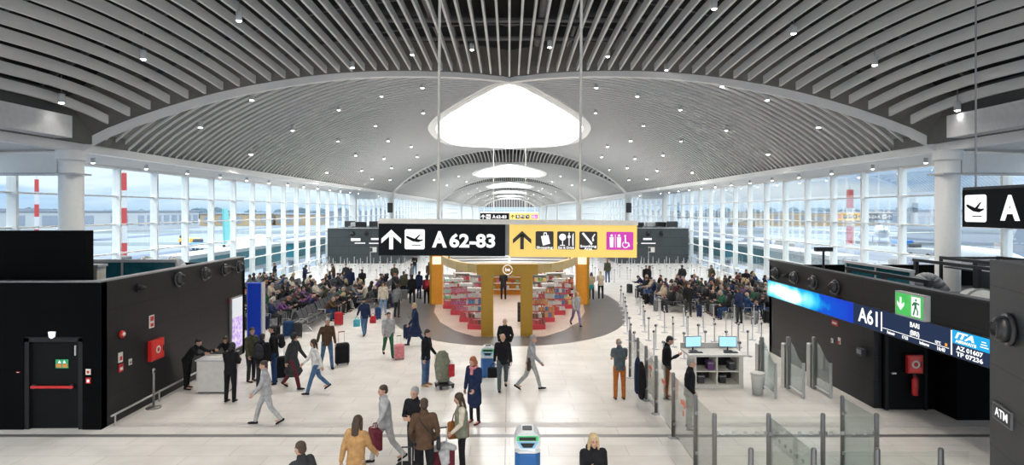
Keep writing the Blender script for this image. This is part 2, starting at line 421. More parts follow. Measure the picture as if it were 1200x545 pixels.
# fin zones: the one overhead, and one between each pair of skylights
def fin_z(x, y, y0, y1):
    """height of the baffles' underside: barrel with a shallow rise between the arches"""
    c = (y0 + y1) / 2; h = (y1 - y0) / 2
    return barrel(x) + min(.75, .06 * h) * (1 - min(1, ((y - c) / max(h, .1)) ** 2))
def fin_zone(prev, base, spacing, first=False):
    """prev: column line of the module that ends here, base: the next one (same line inside the hall)"""
    n = int(15.4 / spacing)
    allf = MB()
    for i in range(-n, n + 1):
        x = i * spacing
        a = arch_depth(abs(x))
        y1 = base + a - .9
        y0 = (-6.0 if first else base - a + .55)
        cy0 = (9.0 + .45 * abs(x) if abs(x) < 17 else 9) if first else y0
        if y1 - y0 < 1: continue
        k = 30 if first else 6
        bottom = []
        for j in range(k + 1):
            y = y0 + (y1 - y0) * j / k
            if first:
                c = 18.3; t = (y - c) / (y1 - c) if y > c else (c - y) / 6.0
                z = barrel(x) + .36 * (1 - t * t)
            else: z = fin_z(x, y, y0, y1)
            bottom.append((x, y, z))
        w, h = (.09, .33)
        vs = []
        for p in bottom:
            for dx in (-w / 2, w / 2):
                for dz in (0, h): vs.append((p[0] + dx, p[1], p[2] + dz))
        fs = [(0, 1, 3, 2), (4 * k, 4 * k + 2, 4 * k + 3, 4 * k + 1)]
        for j in range(k):
            q = 4 * j; r = q + 4
            fs += [(q, r, r + 1, q + 1), (q + 2, q + 3, r + 3, r + 2), (q, q + 2, r + 2, r), (q + 1, r + 1, r + 3, q + 3)]
        if first:
            f = MB(); f.add(vs, fs); f.build('baffle', FINM, roof)
        else: allf.add(vs, fs)
    if not first: allf.build('baffle_array', FINM, roof)['kind'] = 'stuff'
    # dark plenum lid above, fascia behind the arch
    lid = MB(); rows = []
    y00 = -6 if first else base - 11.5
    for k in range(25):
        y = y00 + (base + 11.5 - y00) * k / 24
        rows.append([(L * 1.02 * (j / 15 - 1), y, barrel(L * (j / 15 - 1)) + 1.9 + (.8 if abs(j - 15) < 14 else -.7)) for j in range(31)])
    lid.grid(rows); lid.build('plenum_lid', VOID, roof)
    for sgn in ((1,) if first else (1, -1)):
        fa = MB(); g = []
        for j in range(-30, 31):
            x = j / 30 * 15.97; y = base + sgn * (arch_depth(abs(x)) - .1); z = barrel(x)
            g.append([(x, y, z), (x, y - sgn * .9, z + .75), (x, y - sgn * 1.5, z + 1.25), (x, y - sgn * 1.2, z + 2.6)])
        fa.grid(g); fa.build('arch_fascia', FASC, roof)
    if first:
        # cross rails that carry the baffles, pipes and ducts in the void
        for yy in (5, 8.5, 12, 15.5, 19, 22.5, 26):
            rl = MB(); pts = []
            for j in range(-28, 29):
                x = j * .54
                if yy < base + arch_depth(abs(x)) - .8: pts.append((x, yy, barrel(x) + .95))
            if len(pts) > 3:
                half = [p for p in pts]
                runs = []; cur = [half[0]]
                for p in half[1:]:
                    if p[0] - cur[-1][0] < .6: cur.append(p)
                    else: runs.append(cur); cur = [p]
                runs.append(cur)
                for r_ in runs:
                    if len(r_) > 1: rect_tube(rl, r_, .12, .16)
                rl.build('cross_rail', DGREY, roof)
        for x, z, r_ in ((-3.4, 13.9, .12), (-2.6, 13.9, .07), (1.4, 14.0, .16), (3.0, 13.9, .09), (5.2, 13.6, .12)):
            MB().tube((x, -6, z), (x, 30, z), r_, n=10).build('pipe', GREY, roof, smooth=True)
        for yy in (13, 17.5, 21.5, 25.5, 28.2):
            MB().tube((-6.5, yy, 13.75), (6.5, yy, 13.75), .1, n=8).build('pipe', GREY, roof, smooth=True)
fin_zone(None, D0, .5, True)
for m in range(1, NMOD): fin_zone(None, D0 + MOD * m, .5 if m < 3 else 1.0)

YEND = D0 + MOD * NMOD
# gutters, soffits, outer eaves
for s, nm in ((-1, 'left'), (1, 'right')):
    g = MB()
    g.box(min(s * 15.8, s * 16.15), max(s * 15.8, s * 16.15), D0, YEND, 7.68, 7.98)
    g.box(min(s * 15.8, s * 16.15), max(s * 15.8, s * 16.15), -6, D0, 7.68, 7.98)
    struct(g.build('trim_gutter_' + nm, WHITE))
    so = MB()
    so.box(min(s * 16.1, s * 19.6), max(s * 16.1, s * 19.6), -6, YEND, 7.9, 8.05)
    struct(so.build('ceiling_soffit_' + nm, PANM))
    sl = MB()
    for k in range(14):
        x = s * (16.35 + k * .21); sl.box(x - .045, x + .045, -6, YEND, 7.72 - .005 * k, 7.86)
    struct(sl.build('ceiling_slats_' + nm, RIBM))
    ou = MB(); ou.box(min(s * 15.6, s * 16.3), max(s * 15.6, s * 16.3), -6, D0 + 2, 7.98, 12.0)
    struct(ou.build('wall_upstand_' + nm, FASC))
    # box housing beside the near fins
    hb = MB(); hb.box(min(s * 15.0, s * 15.8), max(s * 15.0, s * 15.8), 12, 20.2, 8.0, 8.75)
    struct(hb.build('trim_box_housing_' + nm, LGREY))

# columns, portal beams
for m in range(0, NMOD + 1):
    y = D0 - .4 + MOD * m
    for s in (-1, 1):
        c = MB(); c.lathe([(.39, 0), (.39, 7.3), (.47, 7.35), (.47, 7.7)], n=28)
        co = c.build('column', WHITE, loc=(s * 16.0, y, 0)); struct(co)
        MB().lathe([(.45, 0), (.45, .12), (.40, .14)], n=28).build('column_base', STEEL, co)
        if m == 0:
            MB().box(min(s * .3, s * 9), max(s * .3, s * 9), -.32, .32, 6.86, 7.55).build('portal_beam', WHITE, co)
            MB().box(min(-s * .45, s * 9), max(-s * .45, s * 9), -.42, .42, 6.80, 6.86).build('beam_flange', LGREY, co)
        elif m == 1:
            b = MB(); b.box(-.35, .35, -.62, -.5, 5.25, 6.55); b.build('screen_casing', BLACK, co)
            MB().box(-.27, .27, -.64, -.62, 5.4, 6.4).build('screen_face', DGREY, co)
for s in (-1, 1):
    struct(MB().box(s * 18.9 - .35, s * 18.9 + .35, 71, 71.6, 0, 7.9).build('column_pilaster', WHITE))
    struct(MB().box(min(s * 16, s * 19.2), max(s * 16, s * 19.2), 71.1, 71.5, 6.9, 7.8).build('trim_lintel', WHITE))

# glazed walls: one window per bay
ZT = [0, .62, 2.0, 3.41, 4.83, 6.2, 7.55]
def window_bay(n, s, y0, w):
    x = s * WX
    f = MB()
    f.box(x - .19, x + .19, y0 - .06, y0 + .06, 0, 7.75)
    for z in ZT:
        f.box(x - .05, x + .05, y0 + .06, y0 + w - .06, z - .035, z + .035)
    for z in ZT[1:]:
        f.box(x - .24, x + .24, y0 - .09, y0 + .09, z - .05, z + .05)
    f.box(x - .19, x + .19, y0 + .06, y0 + w - .06, 7.55, 7.75)
    o = struct(f.build('window_%d' % n, WHITE))
    g = MB(); g.add([(x, y0 + .06, 0), (x, y0 + w - .06, 0), (x, y0 + w - .06, 7.55), (x, y0 + .06, 7.55)], [(0, 1, 2, 3)])
    g.build('window_pane', GLASSW, o)
n = 1
for s in (-1, 1):
    y = 28.8 - 3.03 * 8
    while y < 140:
        window_bay(n, s, y, 3.03); n += 1; y += 3.03
    while y < YEND:
        f = MB(); x = s * WX; w = 30.3
        for k in range(10):
            yy = y + 3.03 * k; f.box(x - .19, x + .19, yy - .06, yy + .06, 0, 7.75)
        for z in ZT: f.box(x - .05, x + .05, y, y + w, z - .035, z + .035)
        o = struct(f.build('window_%d' % n, WHITE)); n += 1
        MB().add([(x, y, 0), (x, y + w, 0), (x, y + w, 7.55), (x, y, 7.55)], [(0, 1, 2, 3)]).build('window_pane', GLASSW, o)
        y += w
# glazed end of the pier
f = MB()
for k in range(-12, 13):
    f.box(k * 1.6 - .08, k * 1.6 + .08, YEND, YEND + .3, 0, barrel(k * 1.6) if abs(k * 1.6) < 16 else 7.8)
for z in (2, 3.4, 4.8, 6.2, 7.6): f.box(-19.2, 19.2, YEND, YEND + .2, z - .05, z + .05)
o = struct(f.build('wall_end', WHITE))
MB().add([(-19.2, YEND + .1, 0), (19.2, YEND + .1, 0), (19.2, YEND + .1, 7.7), (-19.2, YEND + .1, 7.7)], [(0, 1, 2, 3)]).build('wall_end_glass', GLASSW, o)
MB().add([(L * math.cos(PI * k / 20), YEND + .2, 7.7 + 5.2 * math.sin(PI * k / 20)) for k in range(21)], [tuple(range(21))]).build('wall_end_fan', DGREY, o)

# floor
FLOORM = tile_mat('floor_stone', (.78, .74, .69), (.745, .705, .655), (.58, .55, .50), 1.8, .6, .008, .22, .45)
struct(MB().box(-19.4, 19.4, -6, YEND + 4, -.4, 0).build('floor', FLOORM))
JOINT = mat('joint_metal', (.30, .29, .28), .4, metal=.5); STRIPL = mat('joint_grey', (.55, .52, .49), .4)
struct(MB().box(-19, 19, 14.30, 14.48, 0, .004).build('trim_expansion_joint', JOINT))
struct(MB().box(-19, 19, 14.95, 15.3, 0, .003).build('trim_floor_band', STRIPL))
struct(MB().box(-.105, -.09, 6, 14.2, 0, .003).build('trim_floor_joint', JOINT))
struct(MB().box(-.105, -.09, 14.6, 18.2, 0, .003).build('trim_floor_joint_far', JOINT))
# oval of dark paving round the shop, pale oval inside it
def oval(cx, cy, ax, ay, e, z0, z1, n=72):
    p = []
    for i in range(n):
        w = 2 * PI * i / n; c, s_ = math.cos(w), math.sin(w)
        p.append((cx + ax * math.copysign(abs(c) ** (2 / e), c), cy + ay * math.copysign(abs(s_) ** (2 / e), s_)))
    return MB().prism(p, z0, z1)
struct(oval(0, 35.2, 6.5, 11.3, 2.25, 0, .006).build('floor_dark_oval', tile_mat('floor_grey_stone', (.135, .122, .115), (.125, .112, .106), (.1, .09, .09), 1.2, .6, .008, .3, .4)))
inner = [(-1.5, 25.7), (1.5, 25.7), (2.5, 27.0), (3.4, 29), (4.1, 32), (4.45, 36), (4.2, 40), (3.0, 43.5), (1.2, 45), (-1.2, 45), (-3.0, 43.5), (-4.2, 40), (-4.45, 36), (-4.1, 32), (-3.4, 29), (-2.5, 27.0)]
struct(MB().prism(inner, .004, .012).build('floor_shop', tile_mat('floor_shop_pale', (.62, .50, .42), (.60, .48, .41), (.5, .4, .34), .6, .6, .005, .3, .4)))

# ================================================================ LAMPS
lampn = [0]
def spot(parent, name, w, z, size=115):
    ld = bpy.data.lights.new(name, 'SPOT'); ld.energy = w; ld.spot_size = R(size); ld.spot_blend = .6; ld.color = (1, .945, .87); ld.shadow_soft_size = .12
    o = bpy.data.objects.new(name, ld); col.objects.link(o); o.parent = parent; o.location = (0, 0, z)
cyl = MB().lathe([(.0, .30), (.085, .30), (.10, .28), (.10, 0), (.085, 0), (.08, .02)], n=18).mesh('lamp_casing', LGREY, True)
dsk = MB().lathe([(.0, -.035), (.05, -.028), (.08, -.004), (.082, .02), (0, .02)], n=18).mesh('lamp_lens', LAMPE)
stem_ = MB().tube((0, 0, .28), (0, 0, .9), .012, n=6).mesh('lamp_stem', GREY)
ORD = ['first', 'second', 'third', 'fourth', 'fifth', 'sixth', 'seventh', 'eighth', 'ninth', 'tenth', 'eleventh', 'twelfth', 'thirteenth', 'fourteenth', 'fifteenth',
       'sixteenth', 'seventeenth', 'eighteenth', 'nineteenth', 'twentieth'] + ['twenty-' + a for a in ('first', 'second', 'third', 'fourth', 'fifth', 'sixth', 'seventh', 'eighth', 'ninth')] + \
      ['thirtieth'] + ['thirty-' + a for a in ('first', 'second', 'third', 'fourth', 'fifth', 'sixth', 'seventh', 'eighth', 'ninth')] + ['fortieth'] + \
      ['forty-' + a for a in ('first', 'second', 'third', 'fourth', 'fifth', 'sixth', 'seventh', 'eighth', 'ninth')] + ['fiftieth']
def downlight(label, loc, w, group, stem=True, k=1.0):
    t = thing('ceiling_downlight', label, 'light', loc, 0, group)
    obj('lamp_casing', cyl, t).scale = (k, k, 1); obj('lamp_lens', dsk, t).scale = (k, k, 1)
    if stem: obj('lamp_stem', stem_, t)
    if w: spot(t, 'lamp_light', w, -.02)
    return t
def on_roof(px, py, fins):
    """where the sight line through a pixel meets the roof surface"""
    d = 4.0; off = -.05 if fins else -.12
    while d < 400:
        x = (px - CX) / FPX * d; z = CZ + (CY - py) / FPX * d
        if abs(x) < L and z >= barrel(x) + (.15 if fins else 0) + off: return Vector((x, d, z))
        d += .05
    return Vector((0, 30, 12))
finl = [(72, 117), (168, 66), (280, 21), (358, 92), (373, -12), (413, 77), (483, 62), (553, 56), (644, 53), (712, 64), (781, 80), (846, 99), (837, 7), (930, 36), (1025, 73), (1122, 126)]
for i, (px, py) in enumerate(finl):
    p = on_roof(px, py, True)
    downlight('pendant cylinder downlight between the grey baffles, %s along from the boarding-gate-less side' .replace('boarding-gate-less', 'hydrant wall') % ORD[i], (p.x, p.y, p.z - .1), LAMP_W * (.02 if i in (0, 15) else 1), 'downlights under the baffle ceiling')
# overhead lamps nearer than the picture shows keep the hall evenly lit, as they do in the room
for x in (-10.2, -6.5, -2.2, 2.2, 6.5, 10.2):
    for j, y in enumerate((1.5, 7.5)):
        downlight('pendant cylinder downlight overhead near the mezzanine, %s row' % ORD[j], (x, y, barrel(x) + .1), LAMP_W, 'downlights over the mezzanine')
sidel = [(295, 115), (235, 147), (343, 151), (294, 179), (397, 127), (447, 111), (495, 101), (496, 131), (440, 146), (396, 164), (455, 164), (417, 181), (450, 185), (482, 171), (489, 183),
         (459, 196), (480, 198), (424, 199), (436, 209), (457, 210), (383, 201)]
for s, side in ((0, 'hydrant wall'), (1, 'screen wall')):
    for i, (px, py) in enumerate(sidel):
        q = px if s == 0 else 2 * CX - px
        p = on_roof(q, py, False)
        downlight('small downlight on the ribbed vault above the %s, %s of a scatter' % (side, ORD[i]), (p.x, p.y, p.z - .1), SIDE_W, 'downlights on the ribbed vault, ' + side, True, 1.1 if p.y < 45 else 1.4)
for s, side in ((-1, 'hydrant wall'), (1, 'screen wall')):
    for i in range(16):
        downlight('flush soffit downlight along the glazing, %s side, %s from the portal beam' % (side, ORD[i]), (s * 17.4, 24.6 + 3.6 * i, 7.50), SIDE_W * .5, 'soffit downlights, ' + side, False, .85)
# further along the pier
for m in range(1, 5):
    for i, (x, dd) in enumerate(((-12, 14), (-9, 24), (-12, 33), (-9, 44), (12, 14), (9, 24), (12, 33), (9, 44))):
        p = (x, D0 + MOD * m + dd, barrel(x) - .15)
        downlight('tiny far downlight on the ribbed vault of bay %s beyond the shop, %s' % (ORD[m], ORD[i]), p, SIDE_W * 4, 'far downlights', False, 1.6)

# ================================================================ OUTSIDE
def stone(name, c): return mat(name, c, .9, noise=.12, nscale=.02)
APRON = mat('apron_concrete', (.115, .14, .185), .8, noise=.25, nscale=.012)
struct(MB().box(-1500, 1500, -200, 1500, -5.2, -4.6).build('ground', APRON))
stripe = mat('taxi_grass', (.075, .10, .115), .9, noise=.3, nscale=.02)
for i, (y0, w) in enumerate(((170, 16), (260, 40), (420, 60))):
    for s in (-1, 1):
        struct(MB().box(min(s * 60 + s * y0 * .0, s * 1400), max(s * 60, s * 1400), y0, y0 + w, -4.6, -4.55).build('ground_strip', stripe))
for s in (-1, 1):
    for i, x in enumerate((75, 140, 210)):
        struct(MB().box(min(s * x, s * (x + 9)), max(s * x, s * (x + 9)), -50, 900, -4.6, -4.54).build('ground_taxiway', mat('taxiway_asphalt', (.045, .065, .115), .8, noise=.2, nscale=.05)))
BW = {k: stone('facade_' + k, v) for k, v in dict(white=(.32, .34, .37), sand=(.30, .22, .13), pale=(.20, .23, .28), blue=(.18, .215, .27)).items()}  # blue cast of distance haze put into the white and pale facades
def building(label, x, y, w, d, h, k, n=8):
    t = thing('terminal_building', label, 'building', (x, y, -4.6)); h *= .6
    MB().box(-w / 2, w / 2, -d / 2, d / 2, 0, h).build('wall', BW[k], t)
    MB().box(-w / 2 - .5, w / 2 + .5, -d / 2 - .5, d / 2 + .5, h, h + .8).build('roof', BW['pale'], t)
    s = 1 if x < 0 else -1
    for i in range(n):
        yy = -d / 2 + d * (i + .5) / n
        MB().box(min(s * w / 2, s * (w / 2 + .15)), max(s * w / 2, s * (w / 2 + .15)), yy - d / n * .32, yy + d / n * .32, h * .25, h * .8).build('window_band', BW['blue'], t)
    for i in range(max(2, n // 2)):
        xx = -w / 2 + w * (i + .5) / max(2, n // 2)
        MB().box(xx - w / n * .5, xx + w / n * .5, -d / 2 - .15, -d / 2, h * .25, h * .8).build('window_band', BW['blue'], t)
building('long white hangar across the apron behind the first red-and-white mast', -225, 330, 70, 60, 16, 'white')
building('sand-coloured cargo hall across the apron on the hydrant wall side', -185, 420, 40, 60, 13, 'sand')
building('smaller sand cargo hall standing past the first sand one', -150, 430, 26, 40, 12, 'sand')
building('pale low terminal wing seen through the far bays of the hydrant side', -150, 620, 60, 90, 15, 'pale')
building('white hangar with flat roof far behind the hydrant-side glazing', -360, 380, 80, 60, 18, 'white')
building('sand-coloured block across the apron beyond the screen wall', 175, 400, 34, 50, 15, 'sand')
building('second sand block across the apron beyond the screen wall, nearer the mast', 215, 410, 36, 50, 14, 'sand')
building('long pale hangar behind the mast on the screen wall side', 300, 420, 110, 60, 17, 'white')
building('pale terminal wing behind the big round column of the screen side', 430, 300, 90, 70, 14, 'pale')
building('low white shed seen between far bays on the screen side', 130, 560, 40, 60, 12, 'white')
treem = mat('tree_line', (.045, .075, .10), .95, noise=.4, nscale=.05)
for s in (-1, 1):
    rnd = random.Random(5 + s); mb = MB()
    for i in range(90): mb.ell((s * (160 + i * 12 + rnd.uniform(-4, 4)), 760 + rnd.uniform(-30, 30), -2), (rnd.uniform(8, 14), 9, rnd.uniform(6, 13)), 8, 6)
    tag(mb.build('treeline', treem), 'dark hazy line of trees on the horizon, %s side' % ('hydrant' if s < 0 else 'screen'), 'trees', kind='stuff')
MASTR = mat('mast_red', (.33, .03, .03), .5); MASTW = mat('mast_white', (.4, .41, .43), .5)
def mast(label, x, y, top, n=7, r=.55):
    t = thing('lattice_mast', label, 'mast', (x, y, -4.6)); h = top + 4.6
    for i in range(n):
        b = MB(); b.tube((0, 0, h * i / n), (0, 0, h * (i + 1) / n), r * (1 - .03 * i), r * (1 - .03 * (i + 1)), 12)
        b.build('mast_band', MASTR if (n - i) % 2 else MASTW, t)
    MB().tube((0, 0, h), (0, 0, h + .8), .08).build('beacon', MASTW, t)
    MB().box(-1, 1, -1, 1, 0, .5).build('mast_foot', GREY, t)
mast('tall red-and-white mast seen in the second glazed bay past the round column', -78.6, 120, 13.2, 5, .62)
mast('thin red-and-white mast seen before the round column on the hydrant side', -110, 137, 12.8, 6, .5)
mast('red-and-white mast standing outside the screen-side glazing', 66.5, 115, 9.6, 4, .72)
AIRW = mat('aircraft_white', (.42, .44, .47), .35); AIRT = mat('aircraft_teal', (.12, .42, .42), .4); AIRR = mat('aircraft_red', (.75, .08, .1), .4)
def aircraft(label, x, y, rz, k, tailm):
    t = thing('parked_airliner', label, 'airplane', (x, y, -4.6), rz); 
    f = MB(); zs = 3.4 * k
    prof = [(-18, .3, .8), (-14, 1.3, .5), (-9, 1.9, .1), (8, 1.95, 0), (14, 1.7, -.15), (17, 1.1, -.4), (18.6, .25, -.6)]
    rows = [[(cx_ * k, r * k * math.cos(a * PI / 8), zs + oz * k + r * k * math.sin(a * PI / 8)) for a in range(17)] for cx_, r, oz in prof]
    f.grid(rows); f.build('fuselage', AIRW, t, True)
    for s in (-1, 1):
        w = MB(); w.add([(4 * k, s * 1.5 * k, zs - .9 * k), (-1.5 * k, s * 1.5 * k, zs - .9 * k), (-6 * k, s * 16 * k, zs + .2 * k), (-4.2 * k, s * 16 * k, zs + .2 * k),
                         (4 * k, s * 1.5 * k, zs - .5 * k), (-1.5 * k, s * 1.5 * k, zs - .5 * k), (-6 * k, s * 16 * k, zs + .35 * k), (-4.2 * k, s * 16 * k, zs + .35 * k)],
                        [(0, 1, 2, 3), (7, 6, 5, 4), (0, 4, 5, 1), (1, 5, 6, 2), (2, 6, 7, 3), (3, 7, 4, 0)]); w.build('wing', LGREY, t)
        MB().tube((4.5 * k, s * 5.5 * k, zs - 1.7 * k), (1.2 * k, s * 5.5 * k, zs - 1.6 * k), 1.05 * k, .8 * k, 14).build('engine', AIRW, t, True)
        st = MB(); st.prism([(-17 * k, 0), (-14.5 * k, 0), (-17.2 * k, 6 * k), (-18.2 * k, 6 * k)], 0, .2 * k, Matrix.Translation((0, 0, zs + .8 * k)) @ Matrix.Scale(s, 4, (0, 1, 0))); st.build('tailplane', AIRW, t)
    fin = MB(); fin.prism([(-17.8 * k, 1.2 * k), (-12 * k, 1.5 * k), (-16.5 * k, 7.6 * k), (-18.8 * k, 7.6 * k)], -.15 * k, .15 * k, Matrix.Translation((0, 0, zs)) @ Matrix.Rotation(PI / 2, 4, 'X')); fin.build('tail_fin', tailm, t)
    for xx in (14, -1):
        for s in ((0,) if xx == 14 else (-2.4, 2.4)):
            MB().tube((xx * k, s * k, zs - 1.5 * k), (xx * k, s * k, 0), .2 * k).build('landing_gear', GREY, t)
aircraft('white airliner with teal and red tail fin parked beyond the glazing near the waiting crowd', -52, 118, R(100), .95, AIRT)
aircraft('white airliner with red tail fin parked on the far apron beyond the hydrant side', -150, 200, R(120), 1.0, AIRR)
aircraft('white airliner parked far out beyond the screen wall side glazing', 120, 190, R(60), 1.0, AIRW)
aircraft('white airliner with blue-grey tail near the big round column of the screen side', 75, 95, R(75), .8, BW['blue'])
JT = mat('jetbridge_teal', (.03, .17, .22), .25)
for s, nm in ((-1, 'behind the waiting crowd on the hydrant side'), (1, 'behind the waiting crowd on the screen side')):
    for i in range(2):
        y0, y1 = ((38, 54), (57, 68))[i]
        t = thing('boarding_bridge', 'teal glazed boarding bridge %s, %s span' % (nm, ('nearer', 'farther')[i]), 'jet bridge', (s * 21.6, y0, 0))
        MB().box(-.9, .9, 0, y1 - y0, 1.0, 2.35).build('glazed_side', JT, t)
        MB().box(-1.1, 1.1, -.2, y1 - y0 + .2, 2.35, 2.6).build('roof', AIRW, t)
        MB().box(-1.1, 1.1, -.2, y1 - y0 + .2, .7, 1.0).build('deck', AIRW, t)
        for yy in (1.5, y1 - y0 - 1.5): MB().tube((0, yy, -4.6), (0, yy, .7), .35, n=12).build('support_leg', LGREY, t)
rnd = random.Random(11)
VEH = [('white van', AIRW), ('blue tug', BLUE), ('yellow loader', ORANGE), ('white truck', AIRW), ('dark tug', DGREY), ('white minibus', AIRW)]
spots = [(-62, 92), (-80, 150), (-95, 175), (-45, 140), (70, 150), (90, 128), (48, 130), (110, 165), (-120, 160), (60, 88)]
for i, (x, y) in enumerate(spots):
    nm, m = VEH[i % 6]
    t = thing('apron_vehicle', 'tiny %s on the apron outside, %s one counted from the hydrant side' % (nm, ORD[sorted(spots).index((x, y))]), 'vehicle', (x, y, -4.6), R(rnd.uniform(0, 180)))
    MB().bbox(-3, 3, -1.2, 1.2, .7, 2.0, .2).build('vehicle_body', m, t); MB().bbox(1.2, 2.8, -1.1, 1.1, 2.0, 2.9, .2).build('cab', DGREY, t)
    for wx in (-2, 2):
        for s in (-1, 1): MB().tube((wx, s * 1.25, .5), (wx, s * .95, .5), .5, n=12).build('wheel', RUBBER, t)

# ================================================================ GATEHOUSES
NOZM = mat('nozzle_black', (.035, .035, .038), .25)
def nozzle_parts(t, k=1.0):
    """a ball jet air nozzle: flange ring, ball and inner cup, facing local -X"""
    M = Matrix.Rotation(-PI / 2, 4, 'Y')
    def lt(prof, n=24):
        m = MB(); m.lathe([(r * k, z * k) for r, z in prof], n=n); m.v = [tuple(M @ Vector(v)) for v in m.v]; return m
    lt([(.17, 0), (.25, 0), (.25, .03), (.235, .05), (.18, .05)]).build('flange_ring', NOZM, t, True)
    b = lt([(.18, .02), (.20, .07), (.185, .14), (.14, .19), (.11, .20), (.11, .12), (.02, .10)]); b.build('ball_jet', NOZM, t, True)
    lt([(.06, .13), (.075, .13), (.075, .15), (.06, .15)]).build('inner_cone', BLACK, t, True)
def nozzle(label, x, y, z, face, k=1.0):
    t = thing('air_nozzle', label, 'air nozzle', (x, y, z), 0 if face < 0 else PI, 'ball jet nozzles')
    nozzle_parts(t, k); return t
def small_sensor(label, x, y, z, face):
    t = thing('wall_sensor', label, 'sensor', (x, y, z), 0 if face < 0 else PI)
    MB().tube((0, 0, 0), (-.05, 0, 0), .1, n=14).build('mount', BLACK, t)
    MB().ell((-.1, 0, -.01), (.13, .08, .07)).build('sensor_head', BLACK, t, True)

# --- the hydrant wall gatehouse (x < -10.2)
gx = -10.25
g = MB(); g.box(gx - .22, gx, 14.8, 22.75, 0, 3.70); struct(g.build('wall_gatehouse_hydrant', BLACKP))
g = MB(); g.box(-12.1 - .35, gx - .0, 14.78, 15.0, 2.55, 3.70); g.box(-10.72, gx - .0, 14.78, 15.0, 0, 2.55)
g.box(-19.1, -12.45, 14.78, 15.0, 0, 3.70); g.box(-12.45, -12.2, 14.78, 15.0, 0, 2.55); g.box(-12.2, -10.72, 14.78, 15.0, 2.33, 2.55)
struct(g.build('wall_gatehouse_front', BLACKX))
struct(MB().box(-19.1, gx, 22.6, 22.8, 0, 3.5).build('wall_gatehouse_rear', BLACKX))
struct(MB().box(-19.1, gx - .2, 15.0, 22.6, 2.55, 2.7).build('ceiling_gatehouse', DGREY))
struct(MB().box(-20, -11.02, 15.3, 15.6, 2.6, 4.98).build('wall_slab_hydrant', BLACKX))
tr = MB(); tr.box(gx - .24, gx + .02, 14.78, 22.8, 3.70, 3.74); tr.box(-19, gx, 14.76, 15.02, 3.70, 3.73); struct(tr.build('trim_parapet', GREY))
# door
d = struct(bpy.data.objects.new('door_1', None)); col.objects.link(d); d.location = (-11.46, 14.9, 0)
MB().box(-.62, .62, -.03, .03, .01, 2.2).build('door_leaf', DOORB, d)
fr = MB(); fr.box(-.74, -.62, -.1, .1, 0, 2.3); fr.box(.62, .74, -.1, .1, 0, 2.3); fr.box(-.74, .74, -.1, .1, 2.2, 2.32); fr.build('door_frame', DOORF, d)
MB().box(-.56, .5, -.13, -.09, 1.04, 1.1).build('push_bar', RED, d)
for x in (-.5, .44): MB().box(x - .03, x + .03, -.12, -.03, 1.02, 1.12).build('bar_mount', DGREY, d)
MB().box(.5, .53, -.07, -.03, 1.85, 2.1).build('door_closer', LGREY, d)
SGN = mat('safety_green', (.03, .42, .16), .5); SGO = mat('safety_orange', (.8, .25, .05), .5)
def wallsign(name, label, M, w, h, back, fg=None, cat='sign', depth=.02):
    """a small plate: M's XY plane is the wall, z points out of it"""
    t = thing(name, label, cat, M.to_translation()); t.rotation_euler = M.to_euler()
    b = MB(); b.box(-w / 2, w / 2, -h / 2, h / 2, 0, depth); b.build('plate', back, t)
    return t
def plate_bits(t, bits, m, name='symbol', z=.021, d=.004):
    mb = MB()
    for b in bits: mb.prism(b, z, z + d)
    return mb.build(name, m, t)
ML = lambda y, z, x=gx: frame((x, y, z), (0, 1, 0), (0, 0, 1))       # faces +X ... x axis towards +Y, seen from the hall it runs away
MLr = lambda y, z, x=gx: frame((x + .002, y, z), (0, 1, 0), (0, 0, 1))
MFx = lambda x, y, z: frame((x, y, z), (1, 0, 0), (0, 0, 1))         # faces -Y
MRw = lambda y, z, x=10.15: frame((x - .002, y, z), (0, -1, 0), (0, 0, 1))   # faces -X, reads along -Y
t = wallsign('door_sign', 'small green and orange safety sticker on the black emergency door', MFx(-11.28, 14.86, 1.64), .32, .22, SGN)
plate_bits(t, [[(-.14, -.09), (-.02, -.09), (-.02, .0), (-.14, .0)], [(.02, -.09), (.14, -.09), (.14, 0), (.02, 0)]], SGO)
plate_bits(t, [[(-.1, .02), (-.02, .02), (-.06, .09)], [(.03, .02), (.1, .02), (.06, .09)]], SIGNW)
t = thing('emergency_light', 'small white emergency lamp above the black emergency door', 'light', (-11.45, 14.76, 2.40))
MB().prism([(-.08, .07), (.08, .07), (.06, -.06), (0, -.1), (-.06, -.06)], 0, .05, frame((0, 0, 0), (1, 0, 0), (0, 0, 1))).build('lamp_shield', mat('lamp_lit', (.75, .85, .95), .4, emit=.7), t)
MB().box(-.03, .03, .0, .02, -.03, .03).build('lamp_mount', BLACK, t)
for i, (z, r_) in enumerate(((1.46, 'upper white pictogram plate beside the emergency door frame'), (1.24, 'lower red call point plate beside the emergency door frame'))):
    t = wallsign('call_point', r_, MFx(-10.56, 14.775, z), .12, .14, (CREAM, RED)[i], cat='sign'); plate_bits(t, [[(-.03, -.04), (.03, -.04), (.03, .03), (-.03, .03)]], (RED, SIGNW)[i])
t = wallsign('door_button', 'small red-lit button strip between the slab and the emergency door', MFx(-12.32, 14.775, 1.45), .1, .02, RED); plate_bits(t, [[(-.02, -.005), (.02, -.005), (.02, .005), (-.02, .005)]], SIGNW)
